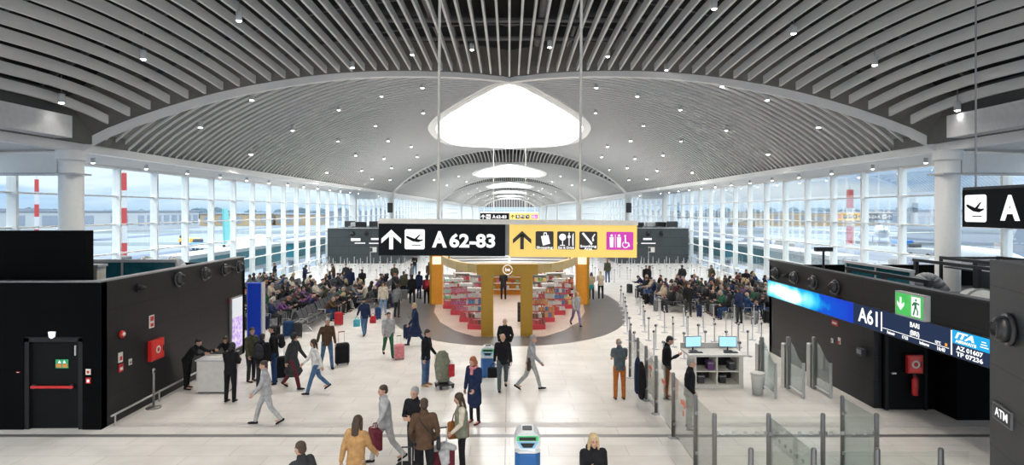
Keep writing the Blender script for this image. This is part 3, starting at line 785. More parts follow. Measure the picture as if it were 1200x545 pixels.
# things on the long wall
def box_red(label, M, w, h):
    t = thing('fire_hose_cabinet', label, 'fire hose cabinet', M.to_translation()); t.rotation_euler = M.to_euler()
    MB().box(-w / 2, w / 2, -h / 2, h / 2, 0, .1).build('cabinet_body', RED, t)
    f = MB(); f.box(-w / 2 + .04, w / 2 - .04, -h / 2 + .04, h / 2 - .04, .1, .112); f.build('cabinet_door', mat('red_glass', (.75, .05, .04), .2), t)
    s = MB(); s.prism([(.11 * math.cos(a * PI / 8), .11 * math.sin(a * PI / 8)) for a in range(16)], .112, .118); s.build('hose_emblem', CREAM, t)
    s = MB(); s.prism([(.06 * math.cos(a * PI / 8), .06 * math.sin(a * PI / 8)) for a in range(16)], .118, .122); s.build('hose_core', RED, t)
    MB().box(w / 2 - .08, w / 2 - .06, -.08, .08, .112, .13).build('cabinet_handle', BLACK, t)
box_red('red fire hose cabinet recessed on the long black wall', MLr(17.0, 1.50), .62, .58)
t = wallsign('fire_sign', 'white and red fire equipment plate high above the red hose cabinet', MLr(16.85, 2.33), .22, .36, CREAM)
plate_bits(t, [[(-.08, .02), (.08, .02), (.08, .15), (-.08, .15)]], RED); plate_bits(t, [[(-.07, -.14), (.07, -.14), (.07, -.05), (-.07, -.05)]], RED)
t = thing('fire_alarm_sounder', 'round red alarm sounder on the long black wall', 'alarm', (gx, 15.55, 2.24))
MB().tube((0, 0, 0), (.06, 0, 0), .1, .09, 16).build('sounder_body', RED, t, True); MB().ell((.07, 0, 0), (.04, .05, .05)).build('sounder_lens', CREAM, t, True)
for i, (y, z, w, h, m, lab, bm) in enumerate(((15.5, 1.64, .16, .26, CREAM, 'white and red pictogram plate above the red call point on the long wall', RED),
                                         (15.52, 1.36, .18, .2, RED, 'red square call point low on the long black wall', CREAM),
                                         (15.9, 1.42, .12, .16, CREAM, 'plain white switch plate next to the red call point on the long wall', GREY),
                                         (21.6, 2.2, .14, .2, RED, 'tiny red and white plate near the lit poster at the wall end', CREAM))):
    t = wallsign('wall_plate', lab, MLr(y, z), w, h, m); plate_bits(t, [[(-w * .3, -h * .3), (w * .3, -h * .3), (w * .3, h * .1), (-w * .3, h * .1)]], bm)
# lit poster at the far end of the wall
t = thing('lit_poster', 'tall lit poster in white and violet at the far end of the black wall', 'poster', (gx, 22.0, 0))
MB().box(0, .08, -.45, .45, .35, 2.3).build('poster_case', GREY, t)
pm = bpy.data.materials.new('poster_print'); pm.use_nodes = True; q = pm.node_tree; pb = q.nodes['Principled BSDF']
co = q.nodes.new('ShaderNodeTexCoord'); vo = q.nodes.new('ShaderNodeTexVoronoi'); vo.inputs['Scale'].default_value = 7; q.links.new(co.outputs['Object'], vo.inputs['Vector'])
ra = q.nodes.new('ShaderNodeValToRGB'); ra.color_ramp.elements[0].color = (.35, .15, .6, 1); ra.color_ramp.elements[1].color = (.75, .72, .85, 1); q.links.new(vo.outputs['Distance'], ra.inputs[0])
q.links.new(ra.outputs[0], pb.inputs['Base Color']); q.links.new(ra.outputs[0], pb.inputs['Emission Color']); pb.inputs['Emission Strength'].default_value = .5
MB().box(.08, .09, -.4, .4, .4, 1.55).build('poster_picture', pm, t)
MB().box(.08, .09, -.4, .4, 1.55, 2.25).build('poster_header', mat('poster_white', (.7, .72, .78), .5, emit=.4), t)
# blue upright display beyond
t = thing('blue_totem', 'tall blue information totem standing behind the lit poster', 'totem', (-10.45, 24.2, 0))
MB().bbox(-.3, .3, -.12, .12, 0, 2.55, .03).build('totem_body', mat('totem_blue', (.01, .04, .38), .35, emit=.15), t)
MB().box(.3, .36, -.14, .14, 0, 2.57).build('totem_edge', LGREY, t); MB().box(-.35, .4, -.2, .2, 0, .03).build('totem_foot', STEEL, t)
# low bumper rail
rr = MB(); rr.tube((gx + .14, 14.95, .28), (gx + .14, 22.0, .28), .028, n=10)
t = thing('bumper_rail', 'low steel bumper rail along the foot of the long black wall', 'rail', (0, 0, 0)); rr.build('rail_tube', STEEL, t, True)
for y in (15.1, 17.0, 19, 21): MB().tube((gx + .14, y, 0), (gx + .14, y, .27), .022, n=8).build('post', STEEL, t)
for i, (y, w) in enumerate(zip((18.22, 19.78, 21.15, 22.25), ('nearest the corner', 'second from the corner', 'third from the corner', 'at the far end'))):
    nozzle('black ball jet nozzle high on the hydrant wall, ' + w, gx, y, 3.38, 1, .95)
small_sensor('small black sensor alone near the corner of the hydrant wall', gx, 16.25, 3.38, 1); small_sensor('small black sensor between nozzles of the hydrant wall', gx, 21.65, 3.4, 1)
# kit on the gatehouse roof
def roof_kit(sx, bz=2.725):
    side = 'hydrant' if sx < 0 else 'screen'
    P = lambda a, b: (min(sx * a, sx * b), max(sx * a, sx * b))
    if sx < 0:
        t = thing('duct_unit', 'cream boxy air duct on the roof of the hydrant gatehouse', 'duct', (sx * 11.92, 16.6, bz)); t.scale = (1, .3, 1)
        MB().box(-.42, .42, -.6, .6, 0, 1.2).build('duct_box', CREAM, t); MB().box(-.46, .46, -.68, .68, 1.2, 1.27).build('duct_lid', LGREY, t); MB().box(-.3, .3, -.75, -.6, .2, .8).build('duct_hatch', LGREY, t)
    else:
        for i, (x, y0, y1) in enumerate(((11.3, 15.9, 19.6), (14.85, 15.8, 21.5))):
            t = thing('steel_gantry', 'black steel gantry on the screen gatehouse roof, %s row' % ('front', 'rear')[i], 'frame', (x, y0, bz))
            for y in (0, (y1 - y0) / 2, y1 - y0): MB().box(-.06, .06, y - .06, y + .06, 0, 1.0 + .12 * i).build('post', BLACK, t)
            MB().box(-.07, .07, -.1, y1 - y0 + .1, .92 + .12 * i, 1.02 + .12 * i).build('rail', BLACK, t)
            if i == 0: MB().tube((.35, 0, .55), (.35, y1 - y0, .55), .09, n=10).build('pipe', LGREY, t)
    t = thing('glazed_screen', 'long teal glass screen on the roof of the %s gatehouse' % side, 'glass screen', (sx * 12.4, 19.9, bz) if sx > 0 else (-12.42, 19.0, bz), 0 if sx > 0 else PI / 2); t.scale = (1, 1, 1.0 if sx > 0 else 1.14)
    for k in range(2): MB().box(*P(.0, .06), -1.7 + 1.75 * k, .0 + 1.75 * k, 0, .98).build('glass_panel', TEAL, t)
    MB().box(*P(-.05, .11), -1.75, 1.85, .98, 1.06).build('top_rail', LGREY, t)
    for k in range(3): MB().box(*P(-.03, .09), -1.75 + 1.75 * k, -1.69 + 1.75 * k, 0, .98).build('post', LGREY, t)
    for i, y in enumerate((19.2, 21.2)):
        t = thing('round_duct', 'white curved duct end on the %s gatehouse roof, %s one' % (side, ('nearer', 'farther')[i]), 'duct', (sx * (13.6 if sx > 0 else (12.9, 11.9)[i]), y if sx > 0 else 20.9, bz)); t.scale = (.55, .8, .8) if sx < 0 else (.7, .7, .6)
        mb = MB(); pts = [(sx * (-.8 + .2 * k), 0, .45 + .75 * math.sin(PI * k / 8)) for k in range(9)]; mb.path(pts, .28, 14); mb.build('bent_duct', AIRW if sx < 0 else GREY, t, True)
        MB().tube((0, 0, 0), (0, 0, .9), .06).build('duct_prop', GREY, t)
    t = thing('service_rack', 'black steel service rack on the %s gatehouse roof' % side, 'rack', (sx * 16.1, 18.3, bz))
    for y in (-2.3, -.8, .8, 2.3):
        for x in (-1, 1): MB().box(x - .04, x + .04, y - .04, y + .04, 0, 1.3).build('post', BLACK, t)
    for x in (-1, 1): MB().box(x - .05, x + .05, -2.3, 2.3, 1.2, 1.3).build('rail', BLACK, t)
    for y in (-2.3, -.8, .8, 2.3): MB().box(-1, 1, y - .04, y + .04, 1.2, 1.28).build('cross_bar', BLACK, t)
    MB().box(-.9, .9, -2.3, 2.3, .9, .95).build('cable_tray', DGREY, t)
    t = thing('low_parapet', 'low dark rear parapet on the %s gatehouse roof' % side, 'parapet', (sx * 17.8, 19.3, bz))
    MB().box(-.06, .06, -3.3, 3.2, 0, 1.05).build('parapet_panel', DGREY, t); MB().box(-.1, .1, -3.3, 3.2, 1.05, 1.1).build('parapet_cap', LGREY, t)
roof_kit(-1)

# --- the screen wall gatehouse (x > 10.15)
hx = 10.15
struct(MB().box(hx, hx + .22, 16.4, 23.0, 0, 3.55).build('wall_gatehouse_screen', BLACKP))
struct(MB().box(hx, hx + .22, 10.2, 16.4, 2.2, 3.55).build('wall_lintel', BLACKP))
struct(MB().box(hx + .22, 11.8, 16.3, 16.45, 0, 2.55).build('wall_recess_back', BLACKX))
struct(MB().box(11.75, 11.9, 15.6, 16.3, 0, 2.55).build('wall_recess_return', BLACKX))
struct(MB().box(11.75, 19.1, 15.45, 15.6, 0, 2.55).build('wall_recess_front', BLACKX))
struct(MB().box(hx + .2, 19.1, 10.2, 22.8, 2.4, 2.6).build('ceiling_gatehouse_screen', DGREY))
struct(MB().box(hx, 19.1, 22.8, 23.0, 0, 3.4).build('wall_gatehouse_screen_rear', BLACKX))
struct(MB().box(hx - .03, hx + .26, 10.2, 23.02, 3.55, 3.59).build('trim_parapet_screen', BLACK))
d = struct(bpy.data.objects.new('door_2', None)); col.objects.link(d); d.location = (10.95, 16.28, 0)
MB().box(-.5, .5, -.02, .02, .01, 2.1).build('door_leaf', DOORB, d); f = MB(); f.box(-.58, -.5, -.05, .05, 0, 2.18); f.box(.5, .58, -.05, .05, 0, 2.18); f.box(-.58, .58, -.05, .05, 2.1, 2.18); f.build('door_frame', DOORF, d)
MB().box(-.42, -.30, -.08, -.02, 1.0, 1.04).build('door_handle', STEEL, d)
box_red('red fire hose cabinet on the dark recess wall under the gate screen', MFx(11.1, 16.19, 1.3) , .42, .5)
t = thing('fire_extinguisher', 'red fire extinguisher hanging in the dark recess under the gate screen', 'fire extinguisher', (11.1, 16.12, .45))
MB().lathe([(.0, 0), (.075, 0), (.08, .03), (.08, .42), (.04, .5), (.025, .52), (.0, .52)], n=16).build('cylinder_body', RED, t, True)
MB().box(-.06, .03, -.02, .02, .52, .57).build('handle', BLACK, t); MB().path([(.03, 0, .54), (.1, 0, .45), (.1, 0, .15)], .012).build('hose', BLACK, t)
MB().box(-.02, .02, .07, .12, .2, .4).build('wall_bracket', DGREY, t)
t = thing('card_reader', 'small dark card terminal on the corner beside the recess', 'card reader', (hx, 16.9, 1.45)); MB().box(-.12, 0, -.14, .14, -.1, .1).build('reader_body', DGREY, t)
MB().box(-.13, -.12, -.1, .1, -.05, .07).build('reader_screen', GREY, t); t = None
t = wallsign('red_exit_plate', 'small red plate under the beach picture of the screen', MRw(18.35, 2.0), .34, .16, RED); plate_bits(t, [[(-.12, -.03), (.12, -.03), (.12, .03), (-.12, .03)]], CREAM)
t = wallsign('wall_plate', 'small white switch plate on the wall below the red plate', MRw(18.5, 1.42), .1, .14, CREAM); plate_bits(t, [[(-.02, -.03), (.02, -.03), (.02, .03), (-.02, .03)]], GREY)
t = wallsign('wall_plate', 'small white over red call point on the wall beside the boarding gates', MRw(18.1, 1.5), .12, .2, CREAM); plate_bits(t, [[(-.05, -.09), (.05, -.09), (.05, 0), (-.05, 0)]], RED)
for i, (y, w) in enumerate(zip((22.4, 20.9, 19.6, 18.3), ('farthest from the exit sign', 'second from the wall end', 'third from the wall end', 'nearest the exit sign'))):
    nozzle('black ball jet nozzle above the beach picture, ' + w, hx, y, 3.12, -1, .95)
small_sensor('small black sensor between nozzles above the beach picture', hx, 21.55, 3.12, -1)
roof_kit(1, 2.61)
t = thing('camera_pole', 'black twin surveillance unit on a pole above the screen wall', 'camera', (11.2, 21.0, 2.6)); MB().tube((0, 0, 0), (0, 0, 1.45), .04).build('pole', BLACK, t); MB().box(-.3, .3, -.08, .08, 1.45, 1.6).build('camera_head', BLACK, t)
t = thing('steel_gantry', 'black bent steel frame above the screen wall beside the round column', 'frame', (13.4, 13.6, 2.6))
for y in (-1.6, 0, 1.6): MB().box(-.06, .06, y - .06, y + .06, 0, 1.15).build('post', BLACK, t)
MB().box(-.07, .07, -1.7, 1.7, 1.05, 1.17).build('rail', BLACK, t); MB().tube((.0, -1.6, .9), (1.8, -1.6, .9), .05).build('arm', BLACK, t)
t = thing('grey_duct', 'pale grey insulated duct lying behind the screen wall parapet', 'duct', (12.0, 13.7, 2.6)); mb = MB(); mb.tube((0, -1.6, .47), (0, 1.6, .47), .42, n=18); mb.build('duct_sleeve', LGREY, t, True)
for y in (-1.3, 0, 1.3): MB().tube((0, y - .03, .47), (0, y + .03, .47), .45, n=18).build('duct_band', GREY, t)

# --- gate screen band
SX = hx - .07
t = thing('gate_screen', 'long lit gate display band reading A61 with beach picture and airline panel', 'screen', (0, 0, 0))
MB().box(SX, hx, 11.0, 23.0, 2.18, 2.82).build('screen_case', BLACK, t)
def band(name, y0, y1, m, z0=2.2, z1=2.8, off=.004):
    return MB().box(SX - off, SX, y0, y1, z0, z1).build(name, m, t)
beach = bpy.data.materials.new('beach_picture'); beach.use_nodes = True; q = beach.node_tree; q.nodes.clear()
co = q.nodes.new('ShaderNodeTexCoord'); sp = q.nodes.new('ShaderNodeSeparateXYZ'); q.links.new(co.outputs['Object'], sp.inputs[0])
nz = q.nodes.new('ShaderNodeTexNoise'); nz.inputs['Scale'].default_value = 1.6; nz.inputs['Detail'].default_value = 8; q.links.new(co.outputs['Object'], nz.inputs['Vector'])
# a sandbar: brightest around y=21.3, z=2.5
ay = q.nodes.new('ShaderNodeMath'); ay.operation = 'SUBTRACT'; ay.inputs[1].default_value = 21.4; q.links.new(sp.outputs['Y'], ay.inputs[0])
ay2 = q.nodes.new('ShaderNodeMath'); ay2.operation = 'MULTIPLY'; ay2.inputs[1].default_value = .6; q.links.new(ay.outputs[0], ay2.inputs[0])
az = q.nodes.new('ShaderNodeMath'); az.operation = 'SUBTRACT'; az.inputs[1].default_value = 2.47; q.links.new(sp.outputs['Z'], az.inputs[0])
az2 = q.nodes.new('ShaderNodeMath'); az2.operation = 'MULTIPLY'; az2.inputs[1].default_value = 3.4; q.links.new(az.outputs[0], az2.inputs[0])
cb = q.nodes.new('ShaderNodeCombineXYZ'); q.links.new(ay2.outputs[0], cb.inputs[0]); q.links.new(az2.outputs[0], cb.inputs[1])
ln = q.nodes.new('ShaderNodeVectorMath'); ln.operation = 'LENGTH'; q.links.new(cb.outputs[0], ln.inputs[0])
nn = q.nodes.new('ShaderNodeMath'); nn.operation = 'MULTIPLY_ADD'; nn.inputs[1].default_value = 1.05; q.links.new(nz.outputs['Fac'], nn.inputs[0]); q.links.new(ln.outputs['Value'], nn.inputs[2])
ra = q.nodes.new('ShaderNodeValToRGB'); e = ra.color_ramp.elements; e[0].position = .0; e[0].color = (1, .95, .85, 1); e[1].position = 1.0; e[1].color = (.015, .05, .5, 1)
for p_, c_ in ((.40, (.95, .85, .78, 1)), (.47, (.25, .85, .95, 1)), (.6, (.02, .45, .85, 1)), (.72, (.01, .09, .58, 1))):
    k = e.new(p_); k.color = c_
dv = q.nodes.new('ShaderNodeMath'); dv.operation = 'MULTIPLY'; dv.inputs[1].default_value = .33; q.links.new(nn.outputs[0], dv.inputs[0]); q.links.new(dv.outputs[0], ra.inputs[0])
em = q.nodes.new('ShaderNodeEmission'); em.inputs[1].default_value = 1.0; q.links.new(ra.outputs[0], em.inputs[0]); oo = q.nodes.new('ShaderNodeOutputMaterial'); q.links.new(em.outputs[0], oo.inputs[0])
band('beach_picture', 17.25, 22.98, beach)
SCN = emis('screen_navy', (.022, .035, .075), 1.0); SCB = emis('screen_blue', (.02, .36, .72), 1.0); SCW = emis('screen_white', (1, 1, 1), 1.05); SCO = emis('screen_orange', (1, .35, .05), 1)
band('navy_panel', 11.0, 17.25, SCN)
def txt(s, y, z, size, m=SCW, parent=None, width=None, shear=0, x=None, bold=.004, name='lettering'):
    M = frame((SX - .006 if x is None else x, y, z), (0, -1, 0), (0, 0, 1))
    return obj(name, text_mesh('lettering', s, size, m, M, .001, bold, width=width, shear=shear), parent)
txt('A61', 16.5, 2.50, .56, parent=t, width=.9, bold=.012)
band('divider', 15.92, 15.97, SCW, 2.24, 2.76, .006)
txt('BARI', 14.64, 2.64, .17, parent=t); txt('(BRI)', 14.64, 2.44, .17, parent=t)
band('divider', 13.5, 15.9, SCW, 2.335, 2.35, .006)
txt('Rainmir', 15.55, 2.265, .10, parent=t); txt('17:25', 15.0, 2.265, .11, parent=t)
txt('12°C', 13.85, 2.40, .09, parent=t); band('weather_dot', 13.55, 13.62, SCO, 2.37, 2.44, .006)
txt('Imbarco', 14.3, 2.265, .10, parent=t); txt('16:40', 13.75, 2.265, .12, parent=t)
band('divider', 13.40, 13.44, SCW, 2.22, 2.78, .006)
band('airline_panel', 11.0, 13.4, SCB, 2.50, 2.8, .006)
txt('ITA', 13.05, 2.69, .19, parent=t, x=SX - .008, shear=.3, width=.55, bold=.008); txt('AIRWAYS', 13.0, 2.56, .09, parent=t, x=SX - .008, width=.6)
mb = MB()
for k in range(3): mb.box(SX - .009, SX - .006, 12.38 + .03 * k, 12.6 - .02 * k, 2.58 + .055 * k, 2.60 + .055 * k)
mb.build('airline_emblem', SCW, t)
txt('AZ 01607', 12.9, 2.41, .135, parent=t, width=.75); txt('TP 07236', 12.9, 2.275, .135, parent=t, width=.75)
band('flag_mark', 22.2, 22.5, SCW, 2.46, 2.54, .006)
# exit sign
t = thing('exit_sign', 'green lit exit sign with down arrow and running figure above the recess', 'exit sign', (hx, 14.72, 3.13))
GR = mat('exit_green', (.05, .42, .08), .4, emit=.65)
MB().box(-.16, 0, -.53, .53, -.31, .31).build('sign_case', LGREY, t)
MB().box(-.168, -.16, -.5, .5, -.27, .27).build('sign_face', GR, t)
a = MB(); a.m = 0
MX = frame((-.170, 0, 0), (0, -1, 0), (0, 0, 1))
a.prism([(-.33, .17), (-.27, .17), (-.27, -.02), (-.17, .06), (-.17, -.03), (-.30, -.16), (-.43, -.03), (-.43, .06), (-.33, -.02)], 0, .003, MX); a.build('down_arrow', SIGNW, t)
MB().prism([(.1, -.24), (.42, -.24), (.42, .24), (.1, .24)], 0, .003, MX).build('exit_doorway', SIGNW, t)
b = MB()
MX2 = frame((-.1735, 0, 0), (0, -1, 0), (0, 0, 1))
b.prism([(.27 + .035 * math.cos(k * PI / 5), .17 + .035 * math.sin(k * PI / 5)) for k in range(10)], 0, .003, MX2)
for poly in ([(.2, .12), (.3, .12), (.29, -.02), (.22, -.02)], [(.22, .0), (.27, .0), (.2, -.22), (.15, -.2)], [(.24, .0), (.29, -.0), (.36, -.1), (.34, -.2), (.3, -.2), (.31, -.1)], [(.2, .12), (.22, .07), (.15, .0), (.12, .04)], [(.29, .12), (.3, .08), (.39, .05), (.39, .1)]): b.prism(poly, 0, .003, MX2)
b.build('running_figure', SGN, t)
# ATM slab
u = Vector((.35, 1, 0)).normalized(); nrm = Vector((1, -.35, 0)).normalized()
p0 = Vector((7.75, 9.5, 0)); p1 = p0 - u * 3.4
sl = MB(); sl.add([p1, p0, p0 + nrm * 1.6, p1 + nrm * 1.6] + [p + Vector((0, 0, 4.715)) for p in (p1, p0, p0 + nrm * 1.6, p1 + nrm * 1.6)], [(3, 2, 1, 0), (4, 5, 6, 7), (0, 1, 5, 4), (1, 2, 6, 5), (2, 3, 7, 6), (3, 0, 4, 7)])
slabm = mat('slab_charcoal', (.04, .042, .045), .45)
so = struct(sl.build('wall_slab_atm', slabm))
for z in (1.1, 1.75, 2.4, 3.05, 3.7, 4.3):
    j = MB(); a_ = p1 - nrm * .004; b_ = p0 - nrm * .004
    j.add([a_ + Vector((0, 0, z)), b_ + Vector((0, 0, z)), b_ + Vector((0, 0, z + .018)), a_ + Vector((0, 0, z + .018))], [(0, 1, 2, 3)]); j.build('panel_joint', BLACK, so)
MSL = lambda s_, z: frame(p0 - u * s_ - nrm * .003 + Vector((0, 0, z)), -u, (0, 0, 1))
Mq = MSL(.50, 2.36)
t = thing('atm_sign', 'small grey ATM sign on the charcoal slab', 'sign', Mq.to_translation()); t.rotation_euler = Mq.to_euler()
MB().box(-.3, .3, -.13, .13, 0, .03).build('sign_plate', GREY, t)
MB().box(-.28, .28, -.11, .11, .03, .033).build('sign_field', DGREY, t)
obj('lettering', text_mesh('lettering', 'ATM', .19, SIGNW, Matrix.Translation((0, 0, .035)), .001, .002, width=.42), t)
Mq = MSL(.72, 3.72); t = thing('air_nozzle', 'large black ball jet nozzle on the charcoal slab above the ATM sign', 'air nozzle', Mq.to_translation() - nrm * .02, math.atan2(u.y, u.x) - PI / 2, 'ball jet nozzles'); nozzle_parts(t, 1.0)

# ================================================================ HANGING SIGNS
def arrow_up(cx, cy, s):
    return [[(cx - .1 * s, cy - .5 * s), (cx + .1 * s, cy - .5 * s), (cx + .1 * s, cy + .3 * s), (cx - .1 * s, cy + .3 * s)],
            [(cx, cy + .5 * s), (cx + .5 * s, cy + .04 * s), (cx + .5 * s, cy - .2 * s), (cx, cy + .24 * s)],
            [(cx, cy + .5 * s), (cx, cy + .24 * s), (cx - .5 * s, cy - .2 * s), (cx - .5 * s, cy + .04 * s)]]
def rrect(cx, cy, w, h, r=.06):
    p = []
    for qx, qy, a0 in ((1, 1, 0), (-1, 1, 90), (-1, -1, 180), (1, -1, 270)):
        for k in range(4):
            a = R(a0 + 30 * k); p.append((cx + qx * (w / 2 - r) + r * math.cos(a), cy + qy * (h / 2 - r) + r * math.sin(a)))
    return p
def disc(cx, cy, r, n=14): return [(cx + r * math.cos(2 * PI * k / n), cy + r * math.sin(2 * PI * k / n)) for k in range(n)]
def bits(t, name, m, polys, z, M):
    mb = MB()
    for p in polys: mb.prism(p, z, z + .004, M)
    return mb.build(name, m, t)
def plane_icon(cx, cy, s):
    return [[(cx - .48 * s, cy + .10 * s), (cx - .40 * s, cy + .13 * s), (cx - .05 * s, cy - .0 * s), (cx + .30 * s, cy - .06 * s), (cx + .42 * s, cy - .04 * s), (cx + .44 * s, cy - .1 * s), (cx + .2 * s, cy - .2 * s), (cx - .1 * s, cy - .16 * s), (cx - .40 * s, cy + .0 * s)],
            [(cx - .05 * s, cy - .06 * s), (cx + .12 * s, cy - .05 * s), (cx + .32 * s, cy + .22 * s), (cx + .24 * s, cy + .2 * s)],
            [(cx - .15 * s, cy - .38 * s), (cx + .32 * s, cy - .38 * s), (cx + .32 * s, cy - .34 * s), (cx - .15 * s, cy - .34 * s)]]
def main_sign(label, loc, k, rods, tilt=0, detail=True, text='62-83'):
    """k scales the board; local origin at its centre, faces -Y"""
    t = thing('hanging_sign', label, 'sign', loc); t.rotation_euler = (0, tilt, 0); t.scale = (k, k, k)
    M = frame((0, 0, 0), (1, 0, 0), (0, 0, 1))
    MB().box(-3.17, 3.17, -.13, .13, .38, .50).build('carrier_beam', CREAM, t)
    MB().box(-3.17, -.07, -.10, .10, -.40, .38).build('black_board', SIGNB, t)
    MB().box(.03, 3.15, -.10, .10, -.41, .38).build('yellow_board', YELLOW, t)
    MB().box(-.07, .03, -.05, .05, -.38, .38).build('board_joint', GREY, t)
    z = .101
    bits(t, 'arrow', SIGNW, arrow_up(-2.86, -.01, .48), z, M)
    bits(t, 'departure_tile', SIGNW, [rrect(-2.285, 0, .49, .49, .04)], z, M); bits(t, 'departure_plane', SIGNB, plane_icon(-2.285, .02, .46), z + .005, M)
    obj('lettering', text_mesh('lettering', 'A', .52, SIGNW, M @ Matrix.Translation((-1.68, -.02, z)), .002, .022, width=.36), t)
    obj('lettering', text_mesh('lettering', text, .44, SIGNW, M @ Matrix.Translation((-.87, -.045, z)), .002, .016, width=1.12), t)
    DK = mat('icon_dark', (.03, .025, .02), .5)
    bits(t, 'arrow', DK, arrow_up(.34, .0, .45), z, M)
    for i, x in enumerate((.89, 1.42, 1.96)):
        bits(t, 'icon_tile', DK, [rrect(x, .0, .44, .44, .03)], z, M)
    bits(t, 'restroom_tile', MAGENTA, [rrect(2.73, -.0, .66, .44, .03)], z, M)
    z2 = z + .005; W = SIGNW
    bits(t, 'shopping_icon', W, [[(.80, .10), (.98, .13), (1.03, -.08), (.85, -.13)], [(.86, .11), (.88, .11), (.89, .19), (.87, .19)], [(.87, .17), (.94, .17), (.94, .19), (.87, .19)], [(.93, .12), (.95, .12), (.94, .19), (.92, .19)]], z2, M)
    bits(t, 'dining_icon', W, [disc(1.33, .08, .085), [(1.32, .0), (1.34, .0), (1.34, -.12), (1.32, -.12)], [(1.27, -.13), (1.39, -.13), (1.39, -.11), (1.27, -.11)], [(1.48, -.13), (1.50, -.13), (1.50, .19), (1.48, .19)], [(1.455, .06), (1.525, .06), (1.525, .12), (1.455, .12)], [(1.57, -.13), (1.60, -.13), (1.60, .19), (1.565, .12)]], z2, M)
    bits(t, 'smoking_icon', W, [[(1.80, .17), (1.84, .2), (2.07, -.07), (2.03, -.11)], [(2.06, -.02), (2.1, -.0), (2.08, .08), (2.13, .15), (2.11, .17), (2.05, .08)]], z2, M)
    man = lambda x: [disc(x, .13, .03, 10), [(x - .05, .09), (x + .05, .09), (x + .04, -.16), (x - .04, -.16)]]
    bits(t, 'restroom_icon', W, man(2.53) + man(2.71) + [[(2.615, -.16), (2.625, -.16), (2.625, .16), (2.615, .16)]] + [disc(2.86, .12, .025, 10), [(2.85, .09), (2.88, .09), (2.88, -.03), (2.95, -.04), (2.98, -.13), (2.955, -.14), (2.93, -.06), (2.85, -.06)]], z2, M)
    ring = [( 2.87 + r_ * math.cos(a), -.09 + r_ * math.sin(a)) for r_, rng in ((.085, range(7, 21)), (.065, range(20, 6, -1))) for a in [R(18 * q_) for q_ in rng]]
    bits(t, 'wheelchair_wheel', W, [ring], z2, M)
    if detail:
        for s_, x, y in (('Shopping', .89, -.18), ('Eat & Drink', 1.42, -.18), ('Smoking', 1.96, -.14), ('Area', 1.96, -.20)):
            obj('lettering', text_mesh('lettering', s_, .085, W, M @ Matrix.Translation((x, y, z2)), .001, .002, width=.40 if len(s_) > 5 else .2), t)
    for x, top in rods:
        MB().tube((x, 0, .5), (x, 0, top), .034, n=10).build('hanging_rod', CREAM, t)
    return t
SD = 14.5
main_sign('large hanging sign reading A 62-83 on black with yellow facilities half', ((595.5 - CX) / FPX * SD, SD, 4.785), 1.0, ((-1.73, 8.9), (1.76, 8.9)), R(.45))
main_sign('smaller far copy of the black and yellow direction sign beyond the shop', ((597 - CX) / FPX * 64, 64, 4.86), 1.0, ((-1.73, 8.0), (1.76, 8.0)), 0, False)
# gate A sign over the screen wall
t = thing('gate_sign', 'black hanging gate sign with departure tile and letter A by the round column', 'sign', (9.97, 11.7, 5.55))
MB().box(-.05, .07, -1.25, 1.2, -.40, .40).build('board', SIGNB, t)
MG = frame((-.052, 0, 0), (0, -1, 0), (0, 0, 1))
bits(t, 'departure_tile', SIGNW, [rrect(-.83, 0, .58, .58, .05)], 0, MG); bits(t, 'departure_plane', SIGNB, plane_icon(-.83, .02, .52), .005, MG)
obj('lettering', text_mesh('lettering', 'A', .66, SIGNW, MG @ Matrix.Translation((.03, -.02, 0)), .002, .03, width=.46), t)
for y in (-.9, .9): MB().tube((0.01, y, .4), (0.01, y, 6.4), .018).build('hanging_rod', GREY, t)
MB().box(-.04, .06, -1.25, 1.2, .40, .46).build('carrier_beam', DGREY, t)

